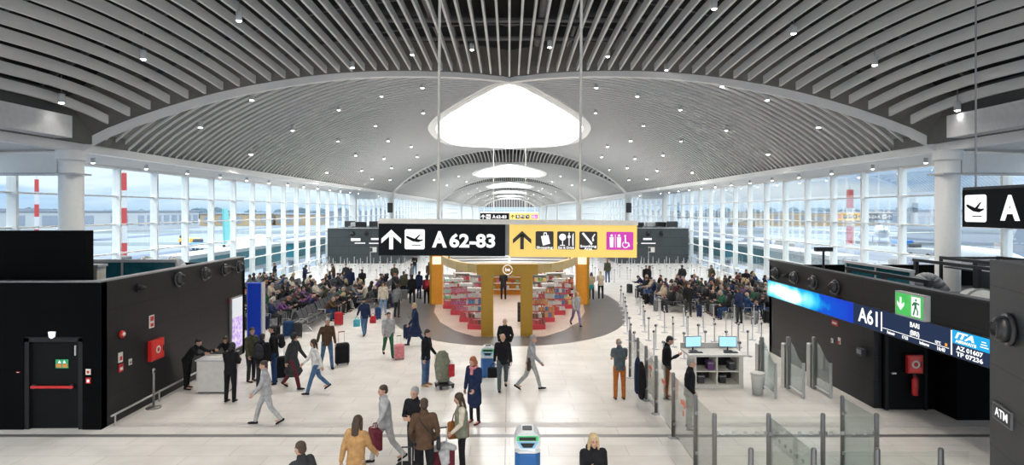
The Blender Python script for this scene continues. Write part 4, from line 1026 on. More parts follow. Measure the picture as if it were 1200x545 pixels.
# ================================================================ SHOP
t = thing('shop_portal', 'ochre gold double portal of the round shop with white ring logo', 'shop portal', (0, 0, 0))
for x in (-.975, .75):
    MB().bbox(x - .265, x + .265, 25.75, 26.15, .012, 2.70, .01).build('pillar', GOLD, t)
MB().box(-1.43, 1.25, 25.7, 26.2, 2.70, 3.17).build('header', GOLD, t)
cr_ = MB()
ring = [(r_ * math.cos(R(12 * q_)), r_ * math.sin(R(12 * q_))) for r_, rng in ((.215, range(0, 30)), (.19, range(29, -1, -1))) for q_ in rng]
Mh = frame((-.08, 25.695, 2.93), (1, 0, 0), (0, 0, 1))
cr_.prism(ring, 0, .01, Mh); cr_.build('logo_ring', SIGNW, t)
obj('lettering', text_mesh('lettering', 'be', .22, SIGNW, Mh, .003, .003), t)
CAN = mat('canopy_gold', (.56, .41, .17), .45)
for s, nm in ((-1, 'hydrant'), (1, 'screen')):
    t = thing('canopy_fascia', 'curved gold canopy fascia of the shop, %s side of the portal' % nm, 'canopy', (0, 0, 0))
    pts = [(s * 1.34 - .09, 26.25), (s * 1.9, 26.6), (s * 2.5, 27.6), (s * 3.1, 29.2), (s * 3.55, 31), (s * 3.8, 33), (s * 3.9, 35), (s * 3.9, 38), (s * 3.6, 41), (s * 2.6, 43.5)]
    mb = MB(); rows = []
    for i, (x, y) in enumerate(pts): rows.append([(x, y, 2.72), (x, y, 3.12), (x - s * .22, y + .1, 3.12), (x - s * .22, y + .1, 2.72), (x, y, 2.72)])
    mb.grid(rows); mb.build('fascia_panel', CAN, t)
    for i in (3, 6, 8):
        MB().tube((pts[i][0] - s * .1, pts[i][1] + .05, 3.12), (pts[i][0] - s * .1, pts[i][1] + .05, 3.3), .05, n=8).build('fascia_spigot', GOLD, t)
    mb = MB()
    for i in range(1, 9): mb.tube((pts[i][0], pts[i][1], 3.0), (s * .06, pts[i][1] + .5, 3.0), .03, n=6)
    mb.build('canopy_ribs', GREY, t)
    t = thing('side_pylon', 'tall orange pylon at the flank of the shop, %s side' % nm, 'pylon', (s * 4.26, 34.8, .012))
    MB().bbox(-.32, .32, -.3, .3, 0, 2.95, .03).build('pylon_body', ORANGE, t)
    MB().box(min(s * .3, s * .42), max(s * .3, s * .42), -.32, .32, 0, 2.98).build('pylon_edge', GOLD, t)
    MB().box(-.25, .25, -.34, -.3, 2.35, 2.8).build('lit_panel', emis('warm_lit_panel', (1, .8, .55), 1.2), t)
PACK = [mat('pack_' + k, v, .5, noise=.1, nscale=20) for k, v in dict(red=(.55, .09, .10), pink=(.72, .26, .36), white=(.78, .77, .73), green=(.25, .48, .22), blue=(.12, .24, .48), yellow=(.75, .58, .2), orange=(.7, .32, .13), brown=(.2, .11, .08), mint=(.5, .68, .56), magenta=(.52, .14, .32)).items()]
PCN = ['red', 'pink', 'white', 'green', 'blue', 'yellow', 'orange', 'brown', 'mint', 'magenta']
RACKW = mat('rack_white', (.72, .70, .66), .4); RACKB = mat('rack_red_base', (.55, .05, .07), .4)
pk = MB().bbox(-.05, .05, -.04, .04, 0, .19, .012).mesh('product_pack', PACK[0])
nprod = 0
def rack(label, x, y, rz, pal, length=1.2, tall=1.9):
    """end-on shop rack: red plinth, white uprights, shelves, header; goods stand on the shelves"""
    global nprod
    t = thing('shop_rack', label, 'shelf rack', (x, y, .013), rz)
    MB().bbox(-.33, .33, -.03, length, 0, .24, .03).build('plinth', RACKB, t)
    MB().box(-.02, .02, .26, length - .05, .24, tall - .15).build('back_panel', RACKW, t)
    for xx in (-.32, .29): MB().box(xx, xx + .03, .22, .26, .24, tall).build('upright', DGREY, t)
    levels = [.52, .84, 1.16, 1.46]
    for z in levels:
        MB().box(-.31, .31, 0, length - .03, z - .02, z).build('shelf', RACKW, t)
        MB().box(-.31, .31, -.012, 0, z - .035, z + .02).build('price_rail', PACK[pal[0]], t)
    MB().box(-.33, .33, .0, .3, tall - .14, tall).build('header_board', RACKW, t)
    rnd = random.Random(int(x * 100 + y * 10))
    cs, sn = math.cos(rz), math.sin(rz)
    for li, z in enumerate([.24] + levels):
        for k in range(4):
            px, py = -.235 + .157 * k, .07 + (.02 if li else -.02)
            ci = pal[(li + (k > 1 and rnd.random() < .5)) % len(pal)]
            o = bpy.data.objects.new('product_pack', pk); col.objects.link(o)
            o.location = (x + px * cs - py * sn, y + px * sn + py * cs, .013 + z + .001); o.rotation_euler = (0, 0, rz); o.scale = (1.35, 1.2, rnd.uniform(.85, 1.25))
            if li == 4: o.scale.z = min(o.scale.z, 1.0)
            o.material_slots[0].link = 'OBJECT'; o.material_slots[0].material = PACK[ci]
            tag(o, '%s pack on the %s shelf of the %s' % (PCN[ci], ('plinth', 'lowest', 'second', 'third', 'top')[li], label.split(',')[0].replace('shop rack ', 'rack ')), 'package', 'packs on ' + label.split(',')[0]); nprod += 1
rack('shop rack closest to the hydrant-side pillar, stocked in red and brown', -1.62, 27.2, R(-8), [0, 7, 2, 4, 2])
rack('shop rack second from the hydrant-side pillar, stocked in pink', -2.15, 29.0, R(-8), [0, 1, 9, 2, 1])
rack('shop rack third from the hydrant-side pillar, stocked in magenta and pink', -2.78, 31.0, R(-6), [0, 9, 2, 1, 2])
rack('shop rack outermost by the orange pylon, stocked in green and mint', -3.4, 33.0, R(-4), [0, 3, 8, 2, 8])
rack('shop rack closest to the screen-side pillar, stocked in white and orange', 1.35, 27.2, R(8), [0, 7, 2, 6, 2])
rack('shop rack second from the screen-side pillar, stocked in orange and white', 1.92, 29.0, R(8), [6, 4, 6, 2, 6])
rack('shop rack third from the screen-side pillar, stocked in blue', 2.62, 31.0, R(6), [0, 2, 4, 4, 2])
rack('shop rack outermost on the screen side, stocked in mixed colours', 3.3, 33.0, R(4), [0, 5, 0, 2, 6])
# longer shelving runs behind
rnd = random.Random(3)
for i, (x, y) in enumerate(((-1.75, 35.5), (-2.8, 36.4), (-1.6, 39.5), (-2.98, 40), (1.6, 35.5), (2.8, 36.4), (1.6, 39.5), (2.98, 40))):
    nm = 'white low shelving run deep inside the shop, %s, %s side' % (('front inner', 'front outer', 'rear inner', 'rear outer')[i % 4], 'hydrant' if i < 4 else 'screen')
    t = thing('shelving_run', nm, 'shelving', (x, y, .013))
    MB().bbox(-.62, .62, -.3, .3, 0, .2, .02).build('plinth', RACKB, t)
    MB().box(-.6, .6, -.02, .02, .2, 1.65).build('back_panel', RACKW, t)
    for z in (.55, .9, 1.25, 1.65): MB().box(-.62, .62, -.3, .3, z - .025, z).build('shelf', RACKW, t)
    for xx in (-.64, .61): MB().box(xx, xx + .03, -.3, .3, .2, 1.7).build('end_panel', (RACKW, PACK[6])[i % 2], t)
    for li, z in enumerate((.2, .55, .9, 1.25)):
        for k in range(5):
            o = bpy.data.objects.new('product_pack', pk); col.objects.link(o); ci = rnd.choice([0, 1, 2, 3, 5, 6, 2, 0])
            o.location = (x - .48 + .24 * k, y - .2, .013 + z + .001); o.scale = (2.0, 1.4, rnd.uniform(1.0, 1.3)); o.material_slots[0].link = 'OBJECT'; o.material_slots[0].material = PACK[ci]
            tag(o, '%s pack, %s, %s shelving run, %s side' % (PCN[ci], ('plinth', 'lowest shelf', 'second shelf', 'third shelf')[li], nm.split(', ')[1], nm.split(', ')[2].split()[0]), 'package', 'packs on ' + nm)
t = thing('back_counter', 'orange back wall with lit shelves behind the shop till', 'counter', (-.1, 38.2, .013))
MB().box(-1.5, 1.5, .3, .42, 0, 2.05).build('back_wall', ORANGE, t)
for z in (.35, .75, 1.15, 1.55): MB().box(-1.4, 1.4, .02, .3, z, z + .04).build('shelf', RACKW, t)
MB().box(-1.5, 1.5, .0, .3, 1.95, 2.1).build('lit_cornice', emis('warm_cornice', (1, .75, .3), 1.0), t)
for i in range(9):
    for j, z in enumerate((.39, .79, 1.19, 1.59)):
        if (i + j) % 3 == 2: continue
        o = bpy.data.objects.new('product_pack', pk); col.objects.link(o); ci = (i * 3 + j * 5) % 10
        o.location = (-.1 - 1.25 + .31 * i, 38.38, .013 + z + .001); o.scale = (1.8, 1.3, 1.2); o.material_slots[0].link = 'OBJECT'; o.material_slots[0].material = PACK[ci]
        tag(o, '%s box on the %s shelf of the orange wall behind the till' % (PCN[ci], ('lowest', 'second', 'third', 'top')[j]), 'package', 'boxes behind the till, %s shelf, %s' % (j, PCN[ci]))
for s, nm in ((-1, 'hydrant-side'), (1, 'screen-side')):
    t = thing('black_speaker_tower', 'black slatted display tower standing %s the %s' % ('behind the man with the bag beside' if s < 0 else 'at the far edge of', nm + ' pillar'), 'display', (s * .5 - .5, 27.3 if s < 0 else 29.5, .013) if s < 0 else (.62, 29.2, .013))
    MB().bbox(-.22, .22, -.14, .14, 0, .95, .02).build('tower_body', BLACK, t)
    for k in range(4): MB().box(-.19, .19, -.155, -.14, .12 + .21 * k, .26 + .21 * k).build('drawer_front', DGREY, t)

# ================================================================ FAR GATEHOUSES
for s, nm in ((-1, 'hydrant'), (1, 'screen')):
    x0, x1 = (-19.0, -11.2) if s < 0 else (11.2, 18.7)
    struct(MB().box(x0, x1, 61.5, 74, 0, 3.65).build('wall_far_gatehouse', SLATEX))
    struct(MB().box(x0 - .05, x1 + .05, 61.45, 61.55, 3.65, 3.72).build('trim_far_parapet', LGREY))
    for i, fx in enumerate((.34, .52)):
        x = x0 + (x1 - x0) * (fx if s < 0 else fx + .1)
        t = thing('air_nozzle', 'black nozzle on the far dark gatehouse front, %s side, %s one' % (nm, ('outer', 'inner')[i]), 'air nozzle', (x, 61.5, 3.1)); 
        MB().tube((0, 0, 0), (0, -.12, 0), .25, .2, 16).build('flange', BLACK, t); MB().ell((0, -.16, 0), (.16, .14, .16)).build('ball_jet', BLACK, t, True)
    x = x0 + (x1 - x0) * (.52 if s < 0 else .3)
    t = thing('gate_display', 'small lit gate display on the far dark gatehouse, %s side' % nm, 'display', (x, 61.43, 2.35))
    MB().box(-2.4, 2.4, 0, .05, -.35, .35).build('display_case', SLATEX, t)
    M = frame((0, -.004, 0), (1, 0, 0), (0, 0, 1)); 
    bits(t, 'display_text', SIGNW, [[(-1.6, .0), (-.6, .0), (-.6, .28), (-1.6, .28)], [(.5, .1), (1.4, .1), (1.4, .3), (.5, .3)], [(-1.2, -.28), (-.1, -.28), (-.1, -.18), (-1.2, -.18)], [(.3, -.3), (1.8, -.3), (1.8, -.2), (.3, -.2)]], 0, M)
    t = thing('pole_sign', 'white gate flag sign on a pole before the far gatehouse, %s side' % nm, 'sign', (s * 12.4, 52.5, 0))
    MB().tube((0, 0, 0), (0, 0, 2.3), .03).build('pole', STEEL, t); MB().box(0, .55, -.03, .03, 1.8, 2.25).build('sign_plate', RACKW, t); MB().box(-.02, .2, -.035, .035, 1.85, 2.2).build('sign_tab', DGREY, t); MB().lathe([(.16, 0), (.16, .02), (.03, .03)]).build('pole_foot', STEEL, t)
    rnd = random.Random(7 + s)
    for i in range(7):
        xx = x0 + .8 + (x1 - x0 - 1.6) * i / 6
        t = thing('roof_unit', 'dark plant unit on top of the far %s-side gatehouse, %s in its row' % (nm, ORD[i]), 'plant unit', (xx, 64 + rnd.uniform(0, 4), 3.65))
        MB().bbox(-.5, .5, -.5, .5, .1, .45 + rnd.random() * .3, .05).build('unit_casing', (DGREY, LGREY, BLACK)[i % 3], t)
        for q_ in (-.4, .4): MB().box(q_ - .05, q_ + .05, -.5, .5, 0, .1).build('foot_rail', GREY, t)

# ================================================================ BARRIERS
def barrier_post(label, x, y, h=1.6, r=.045, group=None):
    t = thing('glass_barrier_post', label, 'post', (x, y, 0), 0, group)
    m = MB(); m.lathe([(r, .0), (r, h - .03), (r * .7, h), (0, h)], n=14); m.build('post_tube', DSTEEL, t, True)
    MB().lathe([(.13, 0), (.13, .012), (.06, .03), (r, .035)], n=18).build('foot_plate', STEEL, t, True)
    return t
def glass_panel(label, p, q, z0=.12, z1=1.52, m=None, squares=True, pts=None):
    t = thing('glass_barrier', label, 'glass panel', (p[0], p[1], 0), math.atan2(q[1] - p[1], q[0] - p[0]))
    l = math.hypot(q[0] - p[0], q[1] - p[1]); 
    M = Matrix.Rotation(PI / 2, 4, 'X')
    mb = MB(); mb.prism(pts or [(.06, z0), (l - .06, z0), (l - .06, z1), (.06, z1)], -.006, .006, M); mb.build('glass_pane', m or GLASSB, t)
    if squares:
        sq = MB(); n = int((l - .2) / .11)
        for k in range(n):
            if k % 2 == 0: x = .12 + k * .11; sq.prism([(x, 1.16), (x + .07, 1.16), (x + .07, 1.23), (x, 1.23)], .0065, .008, M)
        sq.build('square_marks', mat('frosted_square', (.45, .47, .45), .7), t)
    for x in (.05, l - .05):
        for z in (.35, 1.2):
            MB().box(x - .03, x + .03, -.02, .02, z - .03, z + .03).build('clamp', STEEL, t)
    return t
fx = 3.97
ys = [19.4, 18.2, 17.1, 15.95, 14.27, 12.57, 11.4]
for i, y in enumerate(ys):
    barrier_post('steel barrier post of the long glass line, %s from the waiting man' % ORD[i], fx, y, 1.58)
for i in range(6):
    glass_panel('clear glass pane of the long barrier line, %s from the waiting man' % ORD[i], (fx, ys[i]), (fx, ys[i + 1]), squares=False)
DEC = mat('decal_red', (.75, .2, .12), .6)
for i in (2, 3, 4):
    t = thing('red_decal', 'red arrow sticker on the long glass barrier, %s from the waiting man' % ORD[i - 2], 'sticker', (fx - .008, (ys[i] + ys[i + 1]) / 2, 1.1))
    mb = MB(); mb.prism([(-.2, -.05), (.05, -.05), (.05, -.13), (.2, 0), (.05, .13), (.05, .05), (-.2, .05)], 0, .002, frame((0, 0, 0), (0, -1, 0), (0, 0, 1))); mb.build('arrow', DEC, t)
    MB().box(-.002, 0, -.05, .05, -.28, -.16).build('no_entry_mark', DEC, t)
xs1 = [5.02, 6.07, 7.11]
for i, x in enumerate(xs1): barrier_post('steel post of the rear crossing barrier, %s from its corner' % ORD[i], x, 11.4, 1.58)
xx = [fx] + xs1
for i in range(3):
    glass_panel('glass pane with square marks in the rear crossing barrier, %s from its corner' % ORD[i], (xx[i], 11.4), (xx[i + 1], 11.4))
xs2 = [3.99, 5.03, 6.08, 7.13]
for i, x in enumerate(xs2): barrier_post('steel post of the front crossing barrier, %s from its corner' % ORD[i], x, 9.73, 1.58)
for i in range(3):
    glass_panel('glass pane with square marks in the front crossing barrier, %s from its corner' % ORD[i], (xs2[i], 9.73), (xs2[i + 1], 9.73))
glass_panel('end glass pane of the front crossing barrier next to the charcoal slab', (7.13, 9.73), (7.65, 9.73))
glass_panel('glass side pane joining front and rear crossing barriers', (5.03, 9.73), (5.03, 11.4), squares=True)
barrier_post('slim steel post at the end of the teal side pane', 7.1, 12.56, 1.56, .04)
glass_panel('teal tinted glass side pane behind the rear crossing barrier', (7.1, 12.56), (7.1, 11.4), m=GLASST, squares=False)
# boarding gates: tall post, sloping glass, short post
for i, (x, lab) in enumerate(((7.8, 'nearest the counter'), (8.62, 'in the middle'), (9.42, 'nearest the screen wall'))):
    t = thing('boarding_gate', 'steel boarding gate with sloping glass wing, ' + lab, 'boarding gate', (x, 17.25, 0))
    MB().bbox(-.05, .05, .88, 1.02, 0, 1.6, .02).build('tall_post', DSTEEL, t); MB().bbox(-.07, .07, 1.06, 1.30, 0, 1.35, .02).build('gate_cabinet', STEEL, t)
    MB().tube((0, 0, 0), (0, 0, 1.03), .04).build('short_post', STEEL, t)
    mb = MB(); mb.prism([(.04, .15), (.88, .15), (.88, 1.5), (.65, 1.42), (.3, 1.1), (.04, .98)], -.008, .008, Matrix.Rotation(PI / 2, 4, 'Z') @ Matrix.Rotation(PI / 2, 4, 'X')); mb.build('glass_wing', GLASST, t)
    MB().tube((0, 0, .1), (0, .95, .1), .02).build('foot_rail', STEEL, t)
    if i < 2:
        mb = MB(); mb.prism([(.08, .3), (.66, .3), (.66, 1.15), (.3, 1.3), (.08, 1.2)], -.006, .006, frame((0, 1.15, 0), (1, 0, 0), (0, 0, 1))); mb.build('gate_leaf', GLASSB, t)
# gate counter
t = thing('gate_counter', 'white-topped boarding counter with open dark shelves', 'counter', (6.5, 18.25, 0))
MB().box(-.75, .75, -.02, .85, 0, .12).build('counter_base', CREAM, t)
f = MB(); f.box(-.75, -.70, 0, .8, .12, .98); f.box(.62, .75, 0, .8, .12, .98); f.box(-.75, .75, .75, .8, .12, .98); f.box(-.08, -.04, 0, .75, .12, .98); f.box(-.7, .62, 0, .75, .5, .53)
f.build('shelf_frame', CREAM, t)
MB().box(-.7, .62, .7, .745, .12, .98).build('dark_back', BLACK, t)
MB().box(-.95, .82, -.06, .9, .98, 1.04).build('worktop', RACKW, t)
MB().box(-.95, .82, .85, .9, 1.04, 1.22).build('upstand', RACKW, t)
for i, (x, w, m) in enumerate(((-.52, .2, DGREY), (-.22, .18, C['purple']), (.15, .2, BLACK), (.45, .18, DGREY))):
    t2 = thing('storage_box', ('dark grey box on the lower shelf of the boarding counter, outer bay', 'violet fabric box in the open bay of the boarding counter', 'black device box on the boarding counter shelf, wide bay', 'dark grey binder box at the panel end of the boarding counter')[i], 'box', (6.5 + x, 18.5, (.121, .531, .121, .531)[i]))
    MB().bbox(-w / 2, w / 2, -.15, .15, 0, .26, .01).build('box_body', m, t2); MB().box(-w / 2 - .005, w / 2 + .005, -.155, .155, .20, .23).build('box_band', GREY, t2)
SCL = mat('monitor_lit', (.35, .65, .85), .3, emit=.8)
for i, x in enumerate((5.85, 6.95)):
    t2 = thing('computer_monitor', ('computer monitor with pale blue screen, nearer the glass line', 'computer monitor with pale blue screen, nearer the boarding gates')[i], 'monitor', (x, 18.75, 1.041), R((10, -8)[i]))
    MB().box(-.13, .13, -.08, .08, 0, .015).build('monitor_foot', DGREY, t2); MB().box(-.02, .02, .02, .05, .01, .2).build('monitor_neck', DGREY, t2)
    MB().box(-.27, .27, -.01, .025, .12, .46).build('monitor_frame', DGREY, t2); MB().box(-.255, .255, -.013, -.01, .135, .445).build('monitor_screen', SCL, t2)
    t2 = thing('keyboard', ('black keyboard before the monitor nearer the glass line', 'black keyboard before the monitor nearer the boarding gates')[i], 'keyboard', (x, 18.5, 1.041)); MB().bbox(-.22, .22, -.07, .07, 0, .02, .01).build('keyboard_body', DGREY, t2); MB().box(-.2, .2, -.055, .055, .02, .025).build('key_field', BLACK, t2)
t = thing('waste_basket', 'white plastic waste basket beside the boarding counter', 'basket', (7.46, 17.7, 0))
MB().lathe([(.14, 0), (.17, .3), (.20, .62), (.19, .62), (.16, .3), (.13, .02), (0, .02)], n=16).build('basket_body', mat('basket_white', (.62, .62, .58), .5), t, True); MB().lathe([(.195, .58), (.215, .60), (.21, .64), (.19, .64)], n=16).build('basket_rim', RACKW, t, True)

# belt posts
def post_mesh():
    m = MB(); m.lathe([(.16, 0), (.16, .015), (.05, .035), (.028, .05), (.028, .90), (.036, .91), (.036, .99), (.02, 1.0)], n=10)
    m.m = 1; m.box(-.05, .05, -.03, .03, .90, .97); return m.mesh('belt_post', [mat('post_silver', (.52, .52, .55), .4, metal=.3), DGREY], True)
pm_ = post_mesh(); rnd = random.Random(21)
def belt_post(x, y, label, group):
    o = obj('belt_post', pm_, None, (x, y, 0), rnd.uniform(0, 3)); tag(o, label, 'belt post', group); return o
cnt = 0
# lanes in front of the screen-side seats
for r_ in range(11):
    y = 20.6 + r_ * 1.5
    for c_ in range(14):
        x = 4.5 + .22 * r_ + c_ * .86 + rnd.uniform(-.12, .12); yy = y + rnd.uniform(-.25, .25)
        if x > 15.2 or (x > 9.6 and yy < 23.6) or (yy > 28.6 and x > 8.2): continue
        belt_post(x, yy, 'steel belt post in the empty boarding lanes, %s row out from the counter' % ORD[r_], 'belt posts, boarding lanes row %s' % ORD[r_]); cnt += 1
for s, nm in ((-1, 'hydrant'), (1, 'screen')):
    for r_ in range(8):
        y = 45.5 + 1.75 * r_
        n_ = 11
        for c_ in range(n_):
            x = s * (5.6 + c_ * 1.22) + rnd.uniform(-.2, .2)
            if abs(x) > 18.4 or (s < 0 and abs(x) < 7.6 and r_ < 3): continue
            belt_post(x, y + rnd.uniform(-.3, .3), 'thin belt post of the far %s-side queue field, %s row out' % (nm, ORD[r_]), 'far %s-side belt posts, row %s' % (nm, ORD[r_])); cnt += 1
t = thing('stanchion', 'single steel stanchion with round foot beside the hydrant wall rail', 'stanchion', tuple(F(180, 478)), 0)
MB().lathe([(.2, 0), (.2, .02), (.06, .045), (.03, .06)], n=20).build('round_foot', DSTEEL, t, True); MB().lathe([(.03, .05), (.03, .95), (.04, .96), (.04, 1.08), (.02, 1.1)], n=14).build('post_tube', STEEL, t, True); MB().box(-.05, .05, -.03, .03, .98, 1.05).build('belt_cassette', BLACK, t)

# ================================================================ BINS
BINB = mat('bin_blue', (.015, .12, .36), .35, noise=.15); BINW = mat('bin_white', (.75, .77, .78), .3)
def bin_(label, x, y, k=1.0):
    t = thing('recycling_bin', label, 'waste bin', (x, y, 0)); t.scale = (k, k, k)
    MB().bbox(-.26, .26, -.28, .28, .03, .78, .09).build('bin_body', BINB, t)
    MB().bbox(-.23, .23, -.25, .25, 0, .04, .08).build('bin_foot', BLACK, t)
    hd = MB(); hd.bbox(-.27, .27, -.29, .29, .78, .82, .09)
    hd.prism([(-.24, .80), (.24, .80), (.27, .94), (.22, 1.08), (.12, 1.14), (-.12, 1.14), (-.22, 1.08), (-.27, .94)], -.22, .22, Matrix.Rotation(PI / 2, 4, 'X')); hd.build('bin_hood', BINW, t)
    MB().box(-.225, .225, -.235, -.22, .96, 1.06).build('green_slot_frame', mat('bin_green', (.08, .62, .22), .4), t); MB().box(-.17, .17, -.245, -.235, .975, 1.04).build('green_slot', BLACK, t)
    b = MB(); b.prism([(-.22, .94), (.22, .94), (.12, .80), (-.12, .80)], .22, .236, Matrix.Rotation(PI / 2, 4, 'X')); b.build('blue_slot_frame', mat('bin_cyan', (.25, .6, .85), .4), t)
    b = MB(); b.prism([(-.15, .92), (.15, .92), (.09, .83), (-.09, .83)], .236, .246, Matrix.Rotation(PI / 2, 4, 'X')); b.build('blue_slot', BLACK, t)
    b = MB(); b.prism([(-.1, 1.142), (.1, 1.142), (.07, 1.15), (-.07, 1.15)], -.12, .12, Matrix.Rotation(PI / 2, 4, 'X')); b.build('top_slot', BLACK, t)
    return t
bin_('blue recycling bin with white hood and green slot, closest to the mezzanine', .36, 11.9, .97)
p = F(571.5, 443); bin_('blue recycling bin standing behind the man with the black bag', p.x, p.y + .25, .88)

# hydrant-side service counter
p = F(248, 461)
t = thing('service_counter', 'white box-shaped service counter by the hydrant wall', 'counter', (p.x, p.y + .36, 0))
MB().bbox(-.46, .46, -.36, .36, .04, .96, .02).build('counter_body', RACKW, t); MB().box(-.43, .43, -.33, .33, 0, .04).build('counter_plinth', DGREY, t); MB().box(-.49, .49, -.39, .39, .96, 1.0).build('counter_top', LGREY, t)
SCX, SCY = p.x, p.y + .36
t = thing('paper_sheets', 'white sheets of paper lying on the service counter', 'paper', (SCX - .1, SCY + .05, 1.001))
MB().box(-.15, .1, -.1, .1, 0, .006).build('paper_sheet', SIGNW if False else RACKW, t); MB().box(-.05, .2, -.12, .08, .006, .012).build('paper_sheet', CREAM, t)

# ================================================================ SEATS
def bench(label, x, y, rz):
    t = thing('seat_bench', label, 'bench', (x, y, 0), rz, None)
    t_ = BENCHP
    for ch in t_: 
        o = bpy.data.objects.new(ch[0], ch[1]); col.objects.link(o); o.parent = t
    return t
BENCHP = []
for k in range(4):
    x = -.93 + .62 * k
    s_ = MB(); s_.add([(x - .27, -.46, .375), (x + .27, -.46, .375), (x + .27, -.02, .35), (x - .27, -.02, .35), (x - .27, -.46, .397), (x + .27, -.46, .397), (x + .27, -.02, .372), (x - .27, -.02, .372)],
          [(3, 2, 1, 0), (4, 5, 6, 7), (0, 1, 5, 4), (1, 2, 6, 5), (2, 3, 7, 6), (3, 0, 4, 7)])
    BENCHP.append(('seat', s_.mesh('seat', DGREY)))
    s_ = MB(); s_.add([(x - .27, -.02, .5), (x + .27, -.02, .5), (x + .27, .14, .92), (x - .27, .14, .92), (x - .27, .01, .5), (x + .27, .01, .5), (x + .27, .17, .92), (x - .27, .17, .92)],
          [(3, 2, 1, 0), (4, 5, 6, 7), (0, 1, 5, 4), (1, 2, 6, 5), (2, 3, 7, 6), (3, 0, 4, 7)])
    BENCHP.append(('backrest', s_.mesh('backrest', DGREY)))
BENCHP.append(('beam', MB().box(-1.2, 1.2, -.22, -.14, .29, .37).mesh('beam', STEEL)))
for x in (-1.24, 0, 1.24):
    BENCHP.append(('armrest', MB().path([(x, -.38, .44), (x, -.38, .62), (x, -.02, .62), (x, .0, .5)], .015, 6).mesh('armrest', STEEL)))
for x in (-.9, .9):
    BENCHP.append(('leg', MB().path([(x, -.18, .33), (x, -.45, .03), (x, -.45, 0)], .022, 6).tube((x, -.18, .33), (x, .12, .0), .022, n=6).mesh('leg', STEEL)))
# seat rows run along the hall; each row is two benches back to back
SEATS = []     # (x, y, rz, side, row, place)
def seat_row(side, xr, y0, nb, ri):
    nm = 'hydrant' if side < 0 else 'screen'
    for b_ in range(nb):
        y = y0 + 1.25 + b_ * 2.6
        for f_, rz in ((0, R(90)), (1, R(-90))):
            # rz=+90: the seat faces +X
            off = -.2 if rz < 0 else .2
            bench('black bench, %s-side area, %s row from glazing, %s along, facing the %s' % (nm, ORD[ri], ORD[b_], 'screen wall' if f_ == 0 else 'hydrant wall'), xr + off, y, rz)
            for k in range(4):
                u_ = -.93 + .62 * k
                SEATS.append((xr + off + (.30 if rz > 0 else -.30), y + (u_ if rz > 0 else -u_), rz, side, ri, b_ * 4 + k + (0 if f_ == 0 else 100)))
for ri, (x, y0, nb) in enumerate(((-16.8, 28.4, 5), (-14.3, 27.2, 5), (-11.9, 27.9, 5), (-9.7, 26.6, 4), (-7.9, 32.8, 3))): seat_row(-1, x, y0, nb, ri)
for ri, (x, y0, nb) in enumerate(((16.2, 31.0, 4), (13.9, 29.4, 4), (11.6, 29.6, 4), (9.4, 31.6, 3))): seat_row(1, x, y0, nb, ri)

# ================================================================ PEOPLE
def sweep(mb, pts, rad, ref=(1, 0, 0), n=12, cap0=.75, q0=.6):
    """closed tube with elliptical rings: rad = (half width along ref, half depth)"""
    pts = [Vector(p) for p in pts]; rad = [(r, r) if not isinstance(r, tuple) else r for r in rad]
    t0 = (pts[1] - pts[0]).normalized(); t1 = (pts[-1] - pts[-2]).normalized()
    P = [pts[0] - t0 * min(rad[0]) * cap0] + pts + [pts[-1] + t1 * min(rad[-1]) * .75]
    Q = [(rad[0][0] * q0, rad[0][1] * q0)] + rad + [(rad[-1][0] * .6, rad[-1][1] * .6)]
    vs = []; ref = Vector(ref)
    for i, p in enumerate(P):
        t = (P[min(i + 1, len(P) - 1)] - P[max(i - 1, 0)]).normalized()
        a = ref - t * ref.dot(t)
        a = a.normalized() if a.length > 1e-3 else t.orthogonal().normalized()
        b = t.cross(a)
        for k in range(n):
            w = 2 * PI * k / n; vs.append(p + a * (Q[i][0] * math.cos(w)) + b * (Q[i][1] * math.sin(w)))
    m = len(P)
    fs = [tuple(range(n - 1, -1, -1)), tuple((m - 1) * n + k for k in range(n))]
    fs += [(i * n + k, i * n + (k + 1) % n, (i + 1) * n + (k + 1) % n, (i + 1) * n + k) for i in range(m - 1) for k in range(n)]
    mb.add(vs, fs)
def remesh(mb, name, voxel, smooth=2):
    """one continuous skin round all the overlapping pieces"""
    me = bpy.data.meshes.new(name); me.from_pydata(mb.v, [], mb.f); me.update()
    o = bpy.data.objects.new(name, me)
    r = o.modifiers.new('r', 'REMESH'); r.mode = 'VOXEL'; r.voxel_size = voxel; r.use_smooth_shade = True
    s = o.modifiers.new('s', 'SMOOTH'); s.iterations = smooth; s.factor = .5
    out = evaluated_mesh(o); out.name = name
    bpy.data.objects.remove(o); bpy.data.meshes.remove(me)
    out.polygons.foreach_set('use_smooth', [True] * len(out.polygons)); out.materials.clear(); out.materials.append(None)
    return out
def dirv(pitch, side=0, abd=0): return Vector((side * math.sin(abd), -math.sin(pitch) * math.cos(abd), -math.cos(pitch) * math.cos(abd)))
